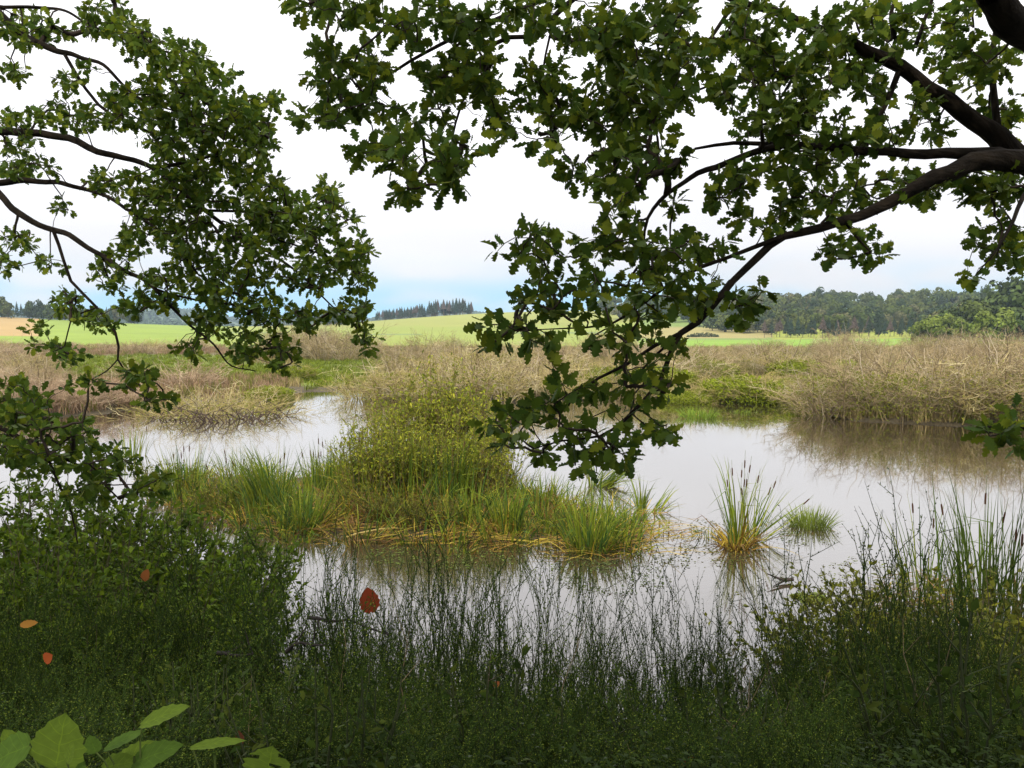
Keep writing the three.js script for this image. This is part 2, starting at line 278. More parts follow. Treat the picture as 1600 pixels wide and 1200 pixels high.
// ---------------------------------------------------------------- marsh thickets
function deadWillow(seed, H, spread, tones, leaves = 0, leafTone = [0.2, 0.25, 0.03], big = 1) {
  rnd = RNG(seed); const g = new THREE.Group(), s = new Shape(), L = new Shape();
  const n = 34;
  for (let k = 0; k < n; k++) {
    const a = rr(0, 6.28), q = rr(0, 0.9) * spread, lean = rr(0.15, 1.25) * spread, hh = H * rr(0.55, 1.02) * (1 - 0.22 * lean / spread * 0.6);
    const b = V(Math.cos(a) * q * 0.7, -0.15, Math.sin(a) * q * 0.7), dx = Math.cos(a + rr(-0.6, 0.6)), dz = Math.sin(a + rr(-0.6, 0.6));
    const pts = []; for (let i = 0; i <= 5; i++) { const t = i / 5; pts.push(V(b.x + dx * lean * (t * 0.5 + t * t * 0.7), b.y + hh * (t - 0.1 * t * t * lean), b.z + dz * lean * (t * 0.5 + t * t * 0.7)).add(rdir().multiplyScalar(0.05 * t))); }
    const tone = pick(tones), f = rr(0.75, 1.25); s.tint = [tone[0] * f, tone[1] * f, tone[2] * f];
    s.tube(pts, [0.026, 0.022, 0.018, 0.014, 0.01, 0.006], 4);
    for (let m = 0; m < 6; m++) {
      const i = 1 + Math.floor(rnd() * 4), st = pts[i].clone().lerp(pts[i + 1], rnd()), d = pts[5].clone().sub(b).normalize().multiplyScalar(rr(0.3, 0.9)).add(rdir().multiplyScalar(0.75)).normalize(); d.y = Math.abs(d.y) * rr(0.2, 1);
      const len = rr(0.4, 1.05), c = curve(st, st.clone().addScaledVector(d, len), rr(-0.06, 0.08), 3, 0.06); const ff = f * rr(0.8, 1.25); s.tint = [tone[0] * ff, tone[1] * ff, tone[2] * ff]; s.tube(c, [0.011, 0.009, 0.007, 0.004], 3);
      for (let w = 0; w < 4; w++) { const q0 = c[1 + Math.floor(rnd() * 3)], d2 = d.clone().add(rdir().multiplyScalar(0.8)).normalize(), e = q0.clone().addScaledVector(d2, rr(0.2, 0.6)); s.tube([q0, q0.clone().lerp(e, 0.5).add(rdir().multiplyScalar(0.03)), e], [0.007, 0.006, 0.003], 3); }
    }
  }
  if (leaves < 2000) for (let k = 0; k < 7; k++) { const a = rr(0, 6.28), l = rr(0.5, 1.8) * spread; s.tint = pick([[0.42, 0.35, 0.25], [0.36, 0.29, 0.2], [0.12, 0.085, 0.06]]); s.tube(curve(V(Math.cos(a) * 0.3, -0.1, Math.sin(a) * 0.3), V(Math.cos(a) * l, H * rr(0.6, 1.15), Math.sin(a) * l), rr(-0.05, 0.1), 6, 0.035), (t) => 0.025 * (1 - 0.75 * t), 4); }
  part('stems', s.geo(), M.wood, g, 'stuff');
  if (leaves) { for (let i = 0; i < leaves; i++) { const a = rr(0, 6.28), q = Math.sqrt(rnd()) * spread * 1.25, y = Math.pow(rnd(), 0.8) * H * 0.78 * (1 - 0.25 * q / spread), k = rr(0.7, 1.35); L.tint = [leafTone[0] * k, leafTone[1] * k, leafTone[2] * k]; const d = rdir(); L.diamond(V(Math.cos(a) * q, y, Math.sin(a) * q), d, rdir().add(V(0, 0.8, 0)).cross(d).cross(d).negate().normalize(), rr(0.09, 0.16) * big, rr(0.03, 0.05) * big); } part('foliage', L.geo(), M.mixed, g, 'stuff'); }
  g.userData.category = 'shrub'; g.name = 'dead_willow'; return g;
}
const tan = [[0.36, 0.285, 0.15], [0.29, 0.225, 0.12], [0.5, 0.42, 0.28], [0.2, 0.15, 0.085]], rosy = [[0.38, 0.275, 0.175], [0.31, 0.22, 0.14], [0.46, 0.35, 0.24]], straw = [[0.42, 0.345, 0.14], [0.34, 0.275, 0.105], [0.52, 0.45, 0.25]];
const willows = { a: deadWillow(41, 3, 1.5, tan), b: deadWillow(42, 3, 1.7, tan, 900, [0.19, 0.19, 0.025]), c: deadWillow(43, 2.6, 1.9, straw, 900, [0.2, 0.21, 0.03]), d: deadWillow(44, 2.3, 1.6, rosy), e: deadWillow(45, 2.9, 1.5, tan, 2200, [0.14, 0.16, 0.018]) };
const bright = (() => { const g = deadWillow(46, 2.0, 1.6, straw, 6500, [0.17, 0.21, 0.012], 1.7); g.name = 'willow_bush'; return g; })();
rnd = RNG(51);
const placed = [];
function setWillow(p, u, d, s, label, group, sx = 1) { const x = (u - 800) / F * d; placed.push([x, -d]); return again(p, label, land(x, -d), rr(0, 6.28), V(s * sx, s, s * sx), group); }
{ // front row, seen one by one
  const fr = [['b', 1290, 37.5, 0.95, 'dead grey willow at the corner of the right thicket, branches trailing in the pond'], ['e', 1325, 37, 1.05, 'leafy based dead willow second from the corner of the right thicket'], ['a', 1372, 37, 1.15, 'tall bare willow with pale stems on the right bank'], ['e', 1412, 35.5, 1.0, 'olive leafed willow at the water line of the right bank'], ['b', 1450, 35.6, 1.15, 'bare topped willow leaning over the right bank'], ['c', 1500, 35, 1.1, 'straw coloured willow overhanging the right bank'], ['e', 1545, 34.6, 1.05, 'olive willow with dead tips near the right edge'], ['a', 1590, 34.5, 1.2, 'tall tan willow at the right edge of the far bank'], ['b', 1640, 34, 1.2, 'tan willow half cut by the right edge']];
  for (const [k, u, d, s, l] of fr) setWillow(willows[k], u, d, s * 1.02, l, undefined, 1.15);
  const ce = [['c', 560, 48, 0.85, 'low straw willow at the left end of the central thicket'], ['c', 600, 46.5, 1.0, 'rounded straw willow with arching stems beside the pond inlet'], ['b', 640, 46, 0.95, 'arching tan willow behind the green reed island'], ['c', 690, 45, 1.0, 'straw willow right behind the tallest island reeds'], ['b', 740, 45, 1.0, 'tan willow between the island reeds and the hanging oak branch'], ['c', 790, 45.5, 0.95, 'straw willow partly behind the hanging oak branch'], ['a', 840, 46, 0.95, 'bare tan willow behind the tip of the hanging oak branch'], ['c', 895, 46, 0.9, 'low straw willow seen through the oak leaves'], ['b', 950, 47, 0.85, 'tan willow seen between the two forks of the oak branch'], ['c', 1000, 48, 0.8, 'straw willow just left of the bright green bushes']];
  for (const [k, u, d, s, l] of ce) setWillow(willows[k], u, d, s, l, undefined, 1.2);
  const le = [['d', 20, 38.5, 0.85, 'rosy tan thicket shrub at the left edge'], ['d', 75, 38.5, 0.85, 'rosy tan shrub second from the left edge'], ['d', 130, 39.5, 0.8, 'rosy tan shrub behind the drooping oak twig'], ['d', 185, 41, 0.75, 'low rosy shrub at the left shore of the channel'], ['c', 285, 37.5, 0.9, 'straw shrub standing in the water, left of two'], ['c', 345, 37, 1.0, 'straw shrub standing in the water on dark bare roots'], ['c', 405, 39, 0.85, 'straw shrub trailing dark roots toward the inlet']];
  for (const [k, u, d, s, l] of le) setWillow(willows[k], u, d, s, l, undefined, 1.15);
  for (const [u, d, s, l] of [[1070, 45, 0.72, 'low bright green bush left of the largest one'], [1105, 46, 0.66, 'small bright green bush between two larger ones'], [1160, 46, 1.15, 'largest bright green rounded willow bush on the far shore'], [1215, 45, 0.95, 'bright green bush at the right end of its row'], [1262, 47, 0.85, 'yellow green bush beside the right thicket corner']]) setWillow(bright, u, d, s * 0.95, l, undefined, 1.1);
  for (const [u, d, s] of [[1300, 40, 0.7], [1345, 39, 0.75], [1400, 38.5, 0.8], [1480, 38, 0.7], [1560, 37.5, 0.75], [1330, 58, 0.9], [1440, 56, 1.0], [1250, 60, 0.9], [1110, 62, 0.8], [680, 50, 0.55], [610, 52, 0.6], [460, 62, 0.6], [240, 58, 0.5], [420, 47, 0.5], [960, 52, 0.8], [1030, 50, 0.85]]) setWillow(bright, u, d, s * 1.3, u < 500 ? 'small yellow green bush in the left part of the thicket' : u < 1100 ? 'small yellow green bush in the middle of the thicket' : 'yellow green bush growing through the right thicket', 'green bushes in the thicket' + (u < 500 ? ', left' : u < 1100 ? ', middle' : ', right'), 1.1);
  let n = 0; const G = 'dead willows of the far thicket';
  for (let k = 0; k < 6000 && n < 215; k++) {
    const d = 44 + 120 * Math.pow(rnd(), 1.15), u = rr(-90, 1690), x = (u - 800) / F * d, z = -d;
    if (sdist(shore, x, z) < 1.2 || inMeadow(x, z)) continue;
    if (u > 440 && u < 610 && d < 100) continue; if (u > 80 && u < 440 && d > 42 && d < 62 && rnd() < 0.7) continue;
    if (u > 1040 && u < 1270 && d < 50) continue;
    if (placed.some(([a, b]) => (a - x) ** 2 + (b - z) ** 2 < 3.2 + d * 0.02)) continue;
    const left = u < 450, pal = left ? ['d', 'd', 'c', 'a'] : u > 1020 ? ['a', 'b', 'a', 'e', 'b'] : ['a', 'c', 'b', 'a'];
    setWillow(willows[pick(pal)], u, d, (left ? rr(0.62, 1.05) : rr(0.75, 1.3)) * (d > 75 && rnd() < 0.3 ? rr(1.1, 1.5) : 1) * (u > 600 && u < 1300 && d > 75 ? 0.72 : 1), left ? 'brownish dead willow in the thicket across the water, left side' : u > 1020 ? 'tan dead willow in the thicket across the water, right side' : 'tan dead willow in the thicket across the water, middle', G + (left ? ' on the left' : u > 1020 ? ' on the right' : ' in the middle'), 1.15); n++;
  }
  for (let k = 0; k < 26; k++) { const u = k < 12 ? rr(425, 570) : k < 20 ? rr(1290, 1640) : rr(590, 1000), d = rr(104, 150); setWillow(willows[pick(['a', 'b', 'a'])], u, d, rr(1.45, 2.1), k < 12 ? 'tall brown dead willow standing above the thicket left of the middle' : k < 20 ? 'tall brown dead willow standing above the right thicket' : 'tall brown dead willow standing above the middle thicket', 'tall willows above the thicket' + (k < 12 ? ', left of the middle' : k < 20 ? ', right' : ', middle'), 0.85); }
  // dry sedge between the thicket stems and bright grass of the wet meadow
  const sd = new Shape(); rnd = RNG(52); for (let i = 0; i < 26; i++) { const k = rr(0.7, 1.3); sd.tint = [k, k, k]; sd.blade(V(rr(-0.3, 0.3), 0, rr(-0.3, 0.3)), rr(0, 6.28), rr(0, 0.5), rr(0.5, 1.0), 0.035, rr(0.2, 1.0), 3); }
  const sg = sd.geo(), dry = [], wet = [];
  for (let k = 0; k < 17000; k++) { const d = 34 + 150 * Math.pow(rnd(), 1.3), u = rr(-80, 1680), x = (u - 800) / F * d, z = -d; if (sdist(shore, x, z) < 0.2) continue; const m = inMeadow(x, z), s = m ? rr(0.35, 0.7) : rr(0.6, 1.25); const mx = new THREE.Matrix4().compose(land(x, z, -0.05), new THREE.Quaternion().setFromAxisAngle(V(0, 1, 0), rr(0, 6.28)), V(s * (m ? 2 : 1.2), s, s * (m ? 2 : 1.2))); const q = rr(0.8, 1.2); if (m) wet.push([mx, col(0.15 * q, 0.19 * q, 0.012)]); else dry.push([mx, rnd() < 0.25 ? col(0.16 * q, 0.18 * q, 0.025) : u < 450 ? col(0.31 * q, 0.21 * q, 0.125 * q) : col(0.36 * q, 0.285 * q, 0.13 * q)]); }
  meta(many('dry_sedge', sg, M.blade, dry, scene), 'dry tan sedge filling the thicket across the pond', 'sedge'); meta(many('meadow_grass', sg, M.blade, wet, scene), 'bright green wet meadow grass between the thickets', 'grass');
  scene.children.slice(-2).forEach((o) => (o.userData.kind = 'stuff'));
  // bare roots in the shallows under the left water shrub
  for (const [u, d] of [[260, 36.4], [300, 35.8], [340, 35.4], [385, 36.4], [430, 38]]) { const s = new Shape(), b = on(u, 520 + EYE * F / d); for (let k = 0; k < 16; k++) { const a = rr(0, 6.28), l = rr(0.5, 1.5); s.tint = [0.09, 0.065, 0.05]; s.tube(curve(V(rr(-0.7, 0.7), -0.2, rr(-0.4, 0.4)), V(Math.cos(a) * l, rr(0.1, 0.8), Math.sin(a) * l), 0.1, 4, 0.08), [0.03, 0.025, 0.02, 0.015, 0.008], 4); } const m = single('root_snag', s.geo(), M.wood, 'dark bare roots rising from the water below the straw shrubs', 'roots', 'root snags below the straw shrubs'); m.position.copy(b); m.userData.kind = 'stuff'; }
}
console.log('thickets');

// ---------------------------------------------------------------- cattails, reeds, tussocks
const GREEN = [[0.1, 0.15, 0.013], [0.15, 0.2, 0.016], [0.06, 0.12, 0.024], [0.22, 0.25, 0.025]], YEL = [[0.42, 0.3, 0.035], [0.48, 0.37, 0.06], [0.32, 0.19, 0.035]], BROWN = [[0.22, 0.12, 0.04], [0.15, 0.085, 0.03], [0.29, 0.18, 0.07]];
function cattail(p, o) { // o: n blades, h, r base radius, lean [az, amount], dead share, heads, w width, seed, fan
  rnd = RNG(o.seed); const g = thing(o.name ?? 'cattail_clump', o.label, o.category ?? 'cattails', p, o.group), s = new Shape();
  for (let k = 0; k < o.n; k++) {
    const a0 = rr(0, 6.28), q = Math.sqrt(rnd()) * o.r, dead = rnd() < (o.dead ?? 0.15), tone = dead ? pick(rnd() < (o.h === 1.25 ? 0.25 : 0.6) ? YEL : BROWN) : pick(o.greens ?? GREEN), f = rr(0.75, 1.25); s.tint = tone.map((c) => c * f);
    let az = a0 + rr(-0.7, 0.7), tilt = rr(0.02, o.fan ?? 0.3); if (o.lean && rnd() < 0.8) { az = o.lean[0] + rr(-0.5, 0.5); tilt = o.lean[1] * rr(0.4, 1.2); }
    const len = o.h * rr(0.5, 1.02) * (dead ? 0.75 : 1); s.blade(V(Math.cos(a0) * q, -0.12, Math.sin(a0) * q), az, dead ? tilt + rr(0.1, 0.9) : tilt, len, (o.w ?? 0.02) * rr(0.9, 1.6), dead ? rr(0.4, 1.8) : rr(0.1, o.bend ?? 0.7), 6, rnd() < (o.kinks ?? 0.16) ? rr(0.6, 1.7) : 0);
  }
  part('blades', s.geo(), M.blade, g, 'stuff');
  for (let k = 0; k < (o.heads ?? 0); k++) {
    const az = o.lean && rnd() < 0.7 ? o.lean[0] + rr(-0.4, 0.4) : rr(0, 6.28), ti = o.lean ? o.lean[1] * rr(0.3, 1) : rr(0.02, o.headTilt ?? 0.18), L = o.h * rr(0.72, 0.98), q = rr(0, o.r), b = V(Math.cos(az) * q, -0.1, Math.sin(az) * q), d = V(Math.cos(az) * Math.sin(ti), Math.cos(ti), Math.sin(az) * Math.sin(ti));
    const st = new Shape(); st.tint = [0.12, 0.15, 0.04]; st.tube([b, b.clone().addScaledVector(d, L * 0.5), b.clone().addScaledVector(d, L)], [0.006, 0.005, 0.003], 4); const stem = part('stem', st.geo(), M.wood, g);
    const hd = new Shape(), h0 = L * 0.82, hl = 0.16; const pp = [0, 0.06, 0.25, 0.75, 0.94, 1].map((t) => b.clone().addScaledVector(d, h0 + hl * t)); hd.tube(pp, [0.003, 0.01, 0.0125, 0.0125, 0.01, 0.002], 7); part('seed_head', hd.geo(false), M.head, stem);
  }
  return g;
}
const W = (u, v, y = 0) => on(u, v, y);
cattail(W(1152, 848), { seed: 61, n: 58, h: 1.95, r: 0.14, dead: 0.2, heads: 8, fan: 0.36, bend: 0.9, kinks: 0.35, w: 0.019, label: 'lone tall cattail clump with brown seed heads standing in open water' });
cattail(W(1172, 846), { seed: 62, n: 44, h: 1.6, r: 0.14, lean: [-0.25, 0.85], dead: 0.1, heads: 4, w: 0.02, bend: 0.3, label: 'cattail blades leaning low to the right beside the lone clump' });
cattail(W(1150, 855), { seed: 63, n: 150, h: 1.0, r: 0.2, dead: 0.85, fan: 0.22, w: 0.022, label: 'skirt of yellow dead reed leaves around the foot of the lone clump', category: 'dead reeds', name: 'dead_reed_tuft' });
cattail(W(1265, 822), { seed: 64, n: 420, h: 0.62, r: 0.36, dead: 0.12, fan: 0.75, w: 0.012, bend: 1.0, greens: [[0.15, 0.2, 0.03], [0.19, 0.24, 0.03], [0.12, 0.16, 0.03]], label: 'round green sedge tussock alone in the water right of the lone cattail', category: 'tussock', name: 'sedge_tussock' });
cattail(W(1105, 838), { seed: 65, n: 150, h: 0.36, r: 0.3, dead: 0.4, fan: 0.9, w: 0.014, bend: 1.1, label: 'small low sedge tuft just left of the lone cattail', category: 'tussock', name: 'sedge_tussock' });
cattail(W(1002, 795), { seed: 66, n: 36, h: 1.15, r: 0.08, dead: 0.1, fan: 0.4, w: 0.022, label: 'thin upright cattail fan at the right end of the island' });
cattail(W(1020, 800), { seed: 67, n: 60, h: 1.0, r: 0.15, lean: [-0.35, 1.0], dead: 0.65, w: 0.02, bend: 1.4, label: 'bent brown cattail drooping to the right off the island end' });
cattail(W(1040, 828), { seed: 68, n: 70, h: 0.7, r: 0.4, dead: 0.8, fan: 1.25, w: 0.02, label: 'flat fan of yellow dead leaves on the water right of the island', category: 'dead reeds', name: 'dead_reed_tuft' });
cattail(W(935, 760), { seed: 69, n: 150, h: 1.35, r: 0.3, lean: [-0.15, 0.95], dead: 0.06, w: 0.02, bend: 1.1, label: 'deep green cattail sheaf swept over to the right behind the oak leaves' });
cattail(W(918, 858), { seed: 70, n: 190, h: 1.15, r: 0.42, dead: 0.15, fan: 0.6, w: 0.022, label: 'green cattail clump at the front right corner of the island' });
cattail(W(965, 850), { seed: 71, n: 120, h: 0.95, r: 0.4, dead: 0.35, fan: 0.75, w: 0.02, label: 'spreading reed clump at the outer right corner of the island' });
cattail(W(795, 836), { seed: 72, n: 150, h: 1.3, r: 0.28, dead: 0.28, fan: 0.28, w: 0.024, label: 'upright yellow based cattail clump at the middle of the island front' });
cattail(W(745, 822), { seed: 73, n: 170, h: 1.1, r: 0.45, dead: 0.3, fan: 0.6, w: 0.02, label: 'loose reed clump left of the upright yellow based one' });
cattail(W(850, 795), { seed: 74, n: 190, h: 1.1, r: 0.5, dead: 0.5, fan: 0.5, w: 0.022, label: 'half dead reed clump under the tip of the oak branch' });
cattail(W(880, 800), { seed: 75, n: 150, h: 0.85, r: 0.5, dead: 0.95, fan: 0.9, w: 0.022, label: 'heap of tan dead reeds under the oak branch', category: 'dead reeds', name: 'dead_reed_tuft' });
cattail(W(425, 800), { seed: 76, n: 210, h: 1.9, r: 0.42, lean: [3.3, 0.38], dead: 0.06, heads: 3, w: 0.024, bend: 0.8, label: 'vivid green cattail clump leaning left on the left part of the island' });
cattail(W(475, 825), { seed: 77, n: 200, h: 1.2, r: 0.35, dead: 0.25, fan: 0.7, w: 0.024, label: 'green and yellow cattail clump at the left water edge of the island' });
cattail(W(515, 822), { seed: 78, n: 130, h: 0.95, r: 0.3, lean: [-0.5, 0.8], dead: 0.85, w: 0.022, label: 'fan of straw coloured dead cattail leaves left of the tall reeds', category: 'dead reeds', name: 'dead_reed_tuft' });
cattail(W(290, 775), { seed: 79, n: 130, h: 1.55, r: 0.45, dead: 0.1, fan: 0.28, heads: 4, w: 0.022, label: 'cattail clump at the left end of the island in front of the flooded shrub' });
cattail(W(340, 790), { seed: 80, n: 160, h: 0.9, r: 0.6, dead: 0.3, fan: 0.7, w: 0.02, label: 'low mixed reeds between the two left cattail clumps' });
cattail(W(370, 790), { seed: 81, n: 70, h: 1.6, r: 0.3, lean: [2.8, 0.35], dead: 0.1, heads: 5, w: 0.018, label: 'sparse dark cattails leaning left beside the vivid green clump' });
cattail(W(525, 770), { seed: 82, n: 90, h: 1.65, r: 0.5, dead: 0.1, fan: 0.16, heads: 7, w: 0.016, label: 'sparse upright cattails with open water behind, left of the tall reeds' });
cattail(W(495, 770), { seed: 83, n: 60, h: 1.5, r: 0.3, dead: 0.1, fan: 0.2, heads: 4, w: 0.016, label: 'thin cattails next to the vivid green clump' });
cattail(W(590, 785), { seed: 84, n: 260, h: 2.0, r: 0.5, dead: 0.3, fan: 0.14, heads: 8, w: 0.02, label: 'dense tall cattail stand at the left edge of the high reeds' });
cattail(W(650, 790), { seed: 85, n: 280, h: 2.1, r: 0.55, dead: 0.3, fan: 0.14, heads: 7, w: 0.02, label: 'dense tall cattail stand in the middle of the high reeds' });
cattail(W(705, 795), { seed: 86, n: 260, h: 2.0, r: 0.5, dead: 0.3, fan: 0.18, heads: 5, w: 0.02, label: 'dense tall cattail stand at the right of the high reeds' });
for (const [i, u, v, l] of [[0, 562, 806, 'brown withered reeds at the left foot of the tall island growth'], [1, 598, 814, 'brown withered reeds in front of the tall growth, left of the middle'], [2, 638, 818, 'brown withered reeds in front of the tall growth, middle'], [3, 684, 812, 'brown withered reeds in front of the tall growth, right'], [4, 840, 806, 'rusty withered reeds under the hanging oak tip'], [5, 540, 790, 'rusty withered reeds beside the straw coloured fan']]) cattail(W(u, v), { seed: 300 + i, n: 190, h: 1.25, r: 0.42, dead: 0.9, fan: 0.22, w: 0.018, label: l, category: 'dead reeds', name: 'dead_reed_tuft' });
cattail(W(1090, 652), { seed: 87, n: 260, h: 0.75, r: 0.85, dead: 0.08, fan: 0.9, w: 0.03, bend: 0.9, greens: [[0.14, 0.22, 0.025], [0.18, 0.26, 0.03]], label: 'small grassy islet in the far water', category: 'tussock', name: 'sedge_tussock' });
cattail(W(1163, 645), { seed: 88, n: 70, h: 0.4, r: 0.6, dead: 0.08, fan: 1.0, w: 0.03, greens: [[0.14, 0.2, 0.03]], label: 'tiny grassy islet right of the larger one in the far water', category: 'tussock', name: 'sedge_tussock' });
const rb = (u, d) => { const x = (u - 800) / F * d, p = land(x, -d); p.y = Math.max(p.y, 0); return p; };
cattail(rb(1540, 10.4), { seed: 89, n: 84, h: 2.35, r: 0.45, dead: 0.1, fan: 0.34, heads: 3, w: 0.019, greens: [[0.06, 0.1, 0.014], [0.085, 0.13, 0.016]], label: 'tall green cattail clump on the near bank at the right edge' });
cattail(rb(1590, 9.6), { seed: 90, n: 84, h: 2.5, r: 0.4, dead: 0.08, fan: 0.26, heads: 2, w: 0.02, greens: [[0.06, 0.1, 0.014], [0.085, 0.13, 0.016]], label: 'tall cattail clump cut by the right edge' });
cattail(rb(1460, 11.6), { seed: 91, n: 60, h: 1.8, r: 0.45, dead: 0.2, fan: 0.5, w: 0.018, heads: 2, label: 'thin splayed cattails left of the right edge clump' });
cattail(rb(1440, 9.8), { seed: 92, n: 110, h: 0.9, r: 0.5, dead: 0.8, fan: 0.9, w: 0.02, label: 'heap of tan dead cattail leaves on the right near bank', category: 'dead reeds', name: 'dead_reed_tuft' });
cattail(W(205, 712), { seed: 93, n: 46, h: 1.2, r: 0.5, dead: 0.05, fan: 0.35, heads: 2, w: 0.02, label: 'dark thin reeds in the channel above the left bank bush' });

{ // low reeds filling the island between the named clumps
  rnd = RNG(94); const spots = [];
  for (let k = 0; k < 900 && spots.length < 96; k++) { const p = W(rr(250, 985), rr(732, 872)); if (sdist(isle, p.x, p.z) > (rnd() < 0.35 ? 0.6 : 0.12) || spots.some((q) => q.distanceTo(p) < 0.5)) continue; spots.push(p); }
  spots.forEach((p, i) => { p.y = Math.max(-0.03, height(p.x, p.z)); const u = 800 + F * p.x / -p.z, mid = u > 540 && u < 770; cattail(p, { seed: 200 + i, n: 110, h: (mid ? 1.25 : 0.9) * rr(0.7, 1.3), r: rr(0.3, 0.55), dead: mid ? 0.68 : 0.52, fan: 0.85, bend: 1.2, kinks: 0.3, w: 0.019, label: mid ? 'low mixed reeds packed below the tall island growth' : u < 540 ? 'low mixed reeds covering the left part of the island' : 'low mixed reeds covering the right part of the island', group: mid ? 'low reeds in the middle of the island' : u < 540 ? 'low reeds on the left of the island' : 'low reeds on the right of the island', name: 'low_reed_clump', category: 'reeds' }); });
}
{ // litter of fallen yellow reed leaves on the island, and floating weed
  rnd = RNG(95); const s = new Shape(); s.tint = [1, 1, 1]; s.blade(V(0, 0, 0), 0, 1.5, 0.9, 0.028, 0.16, 4); const g = s.geo(), list = [];
  const drop = (u0, u1, v0, v1, n, sc, dark) => { for (let k = 0; k < n; k++) { const p = W(rr(u0, u1), rr(v0, v1)); p.y = Math.max(0.01, height(p.x, p.z)) + rr(0.01, 0.1); const q = rr(0.7, 1.2), c = dark ? pick(BROWN) : pick(rnd() < 0.7 ? YEL : BROWN); list.push([new THREE.Matrix4().compose(p, new THREE.Quaternion().setFromEuler(new THREE.Euler(rr(-0.12, 0.12), rnd() < 0.65 ? rr(-0.5, 0.5) + (rnd() < 0.5 ? Math.PI : 0) : rr(0, 6.28), rr(-0.1, 0.2))), V(rr(0.5, 1.3), 1, rr(0.7, 1.3)).multiplyScalar(sc)), col(c[0] * q, c[1] * q, c[2] * q)]); } };
  drop(540, 790, 820, 852, 150, 0.9); drop(880, 1060, 830, 880, 90, 0.7); drop(760, 1010, 800, 866, 420, 0.7); drop(460, 560, 800, 838, 240, 0.8); drop(280, 470, 780, 820, 140, 0.8); drop(560, 760, 790, 832, 300, 0.8, true); drop(1000, 1080, 815, 850, 60, 0.7); drop(1360, 1500, 905, 960, 150, 0.7, true);
  meta(many('reed_litter', g, M.blade, list, scene), 'fallen yellow reed leaves lying over the island and its edge', 'litter').userData.kind = 'stuff';
  const l = new Shape(); l.tint = [1, 1, 1]; l.diamond(V(0, 0, 0), V(1, 0, 0), V(0, 1, 0), 0.05, 0.035); const fl = [];
  const float = (cu, cv, ru, rv, n, c) => { for (let k = 0; k < n; k++) { const a = rr(0, 6.28), q = Math.sqrt(rnd()), p = W(cu + Math.cos(a) * q * ru, cv + Math.sin(a) * q * rv); if (N3(p.x * 1.6, 3, p.z * 1.6) < -0.05 && rnd() < 0.8) continue; p.y = rr(0.004, 0.03); const f = rr(0.6, 1.3), sc = rr(0.6, 1.3); fl.push([new THREE.Matrix4().compose(p, new THREE.Quaternion().setFromEuler(new THREE.Euler(rr(-0.3, 0.3), rr(0, 6.28), rr(-0.3, 0.3))), V(sc, sc, sc)), col(c[0] * f, c[1] * f, c[2] * f)]); } };
  float(1080, 850, 110, 38, 1300, [0.08, 0.09, 0.02]); float(1200, 835, 60, 25, 260, [0.11, 0.13, 0.03]); float(1265, 838, 50, 14, 200, [0.12, 0.14, 0.03]); float(960, 905, 90, 26, 600, [0.07, 0.09, 0.03]); float(1262, 936, 34, 9, 700, [0.15, 0.19, 0.03]); float(700, 868, 130, 24, 900, [0.12, 0.16, 0.03]); float(900, 880, 80, 20, 400, [0.1, 0.13, 0.03]); float(1340, 900, 60, 30, 300, [0.12, 0.14, 0.03]);
  meta(many('floating_pondweed', l.geo(), M.mixed, fl, scene), 'scattered green pondweed floating around the island', 'pondweed').userData.kind = 'stuff';
  // dark forked stick and thin bent sedge stalks in open water
  const st = new Shape(); st.tint = [0.05, 0.04, 0.035]; const b = W(1228, 908, 0.03); st.tube([b.clone().add(V(0.12, 0.03, 0)), b.clone().add(V(0, 0.02, 0)), b.clone().add(V(-0.12, 0.05, 0.03)), b.clone().add(V(-0.3, 0.12, 0))], [0.03, 0.032, 0.02, 0.008], 6); st.tube([b.clone().add(V(-0.02, 0.01, 0)), b.clone().add(V(-0.16, -0.01, 0.1)), b.clone().add(V(-0.27, -0.02, 0.2))], [0.02, 0.014, 0.007], 6);
  single('forked_stick', st.geo(), M.wood, 'dark forked stick floating right of the lone cattail reflection', 'stick');
  for (const [u, v, h, k] of [[1402, 790, 0.22, 1], [1497, 778, 0.3, -1], [1520, 782, 0.25, 1], [1420, 868, 0.25, -1]]) { const q = new Shape(); q.tint = [0.12, 0.1, 0.06]; q.tube([V(0, -0.1, 0), V(0.1 * k, h, 0), V(-0.06 * k, h * 1.5, 0.05)], [0.008, 0.006, 0.004], 4); const m = single('bent_stalk', q.geo(), M.wood, 'thin bent reed stalk poking out of the open water', 'stalk', 'bent stalks in open water'); m.position.copy(W(u, v)); }
  // pale fallen stem at the island edge
  const lg = new Shape(); lg.tint = [0.4, 0.3, 0.1]; lg.tube(curve(W(540, 840, 0.05), W(630, 826, 0.12), 0.06, 5, 0.02), [0.02, 0.022, 0.022, 0.02, 0.015, 0.01], 6); single('fallen_stem', lg.geo(), M.wood, 'pale yellow stem arching over the water at the island front', 'stem');
}
console.log('reeds');

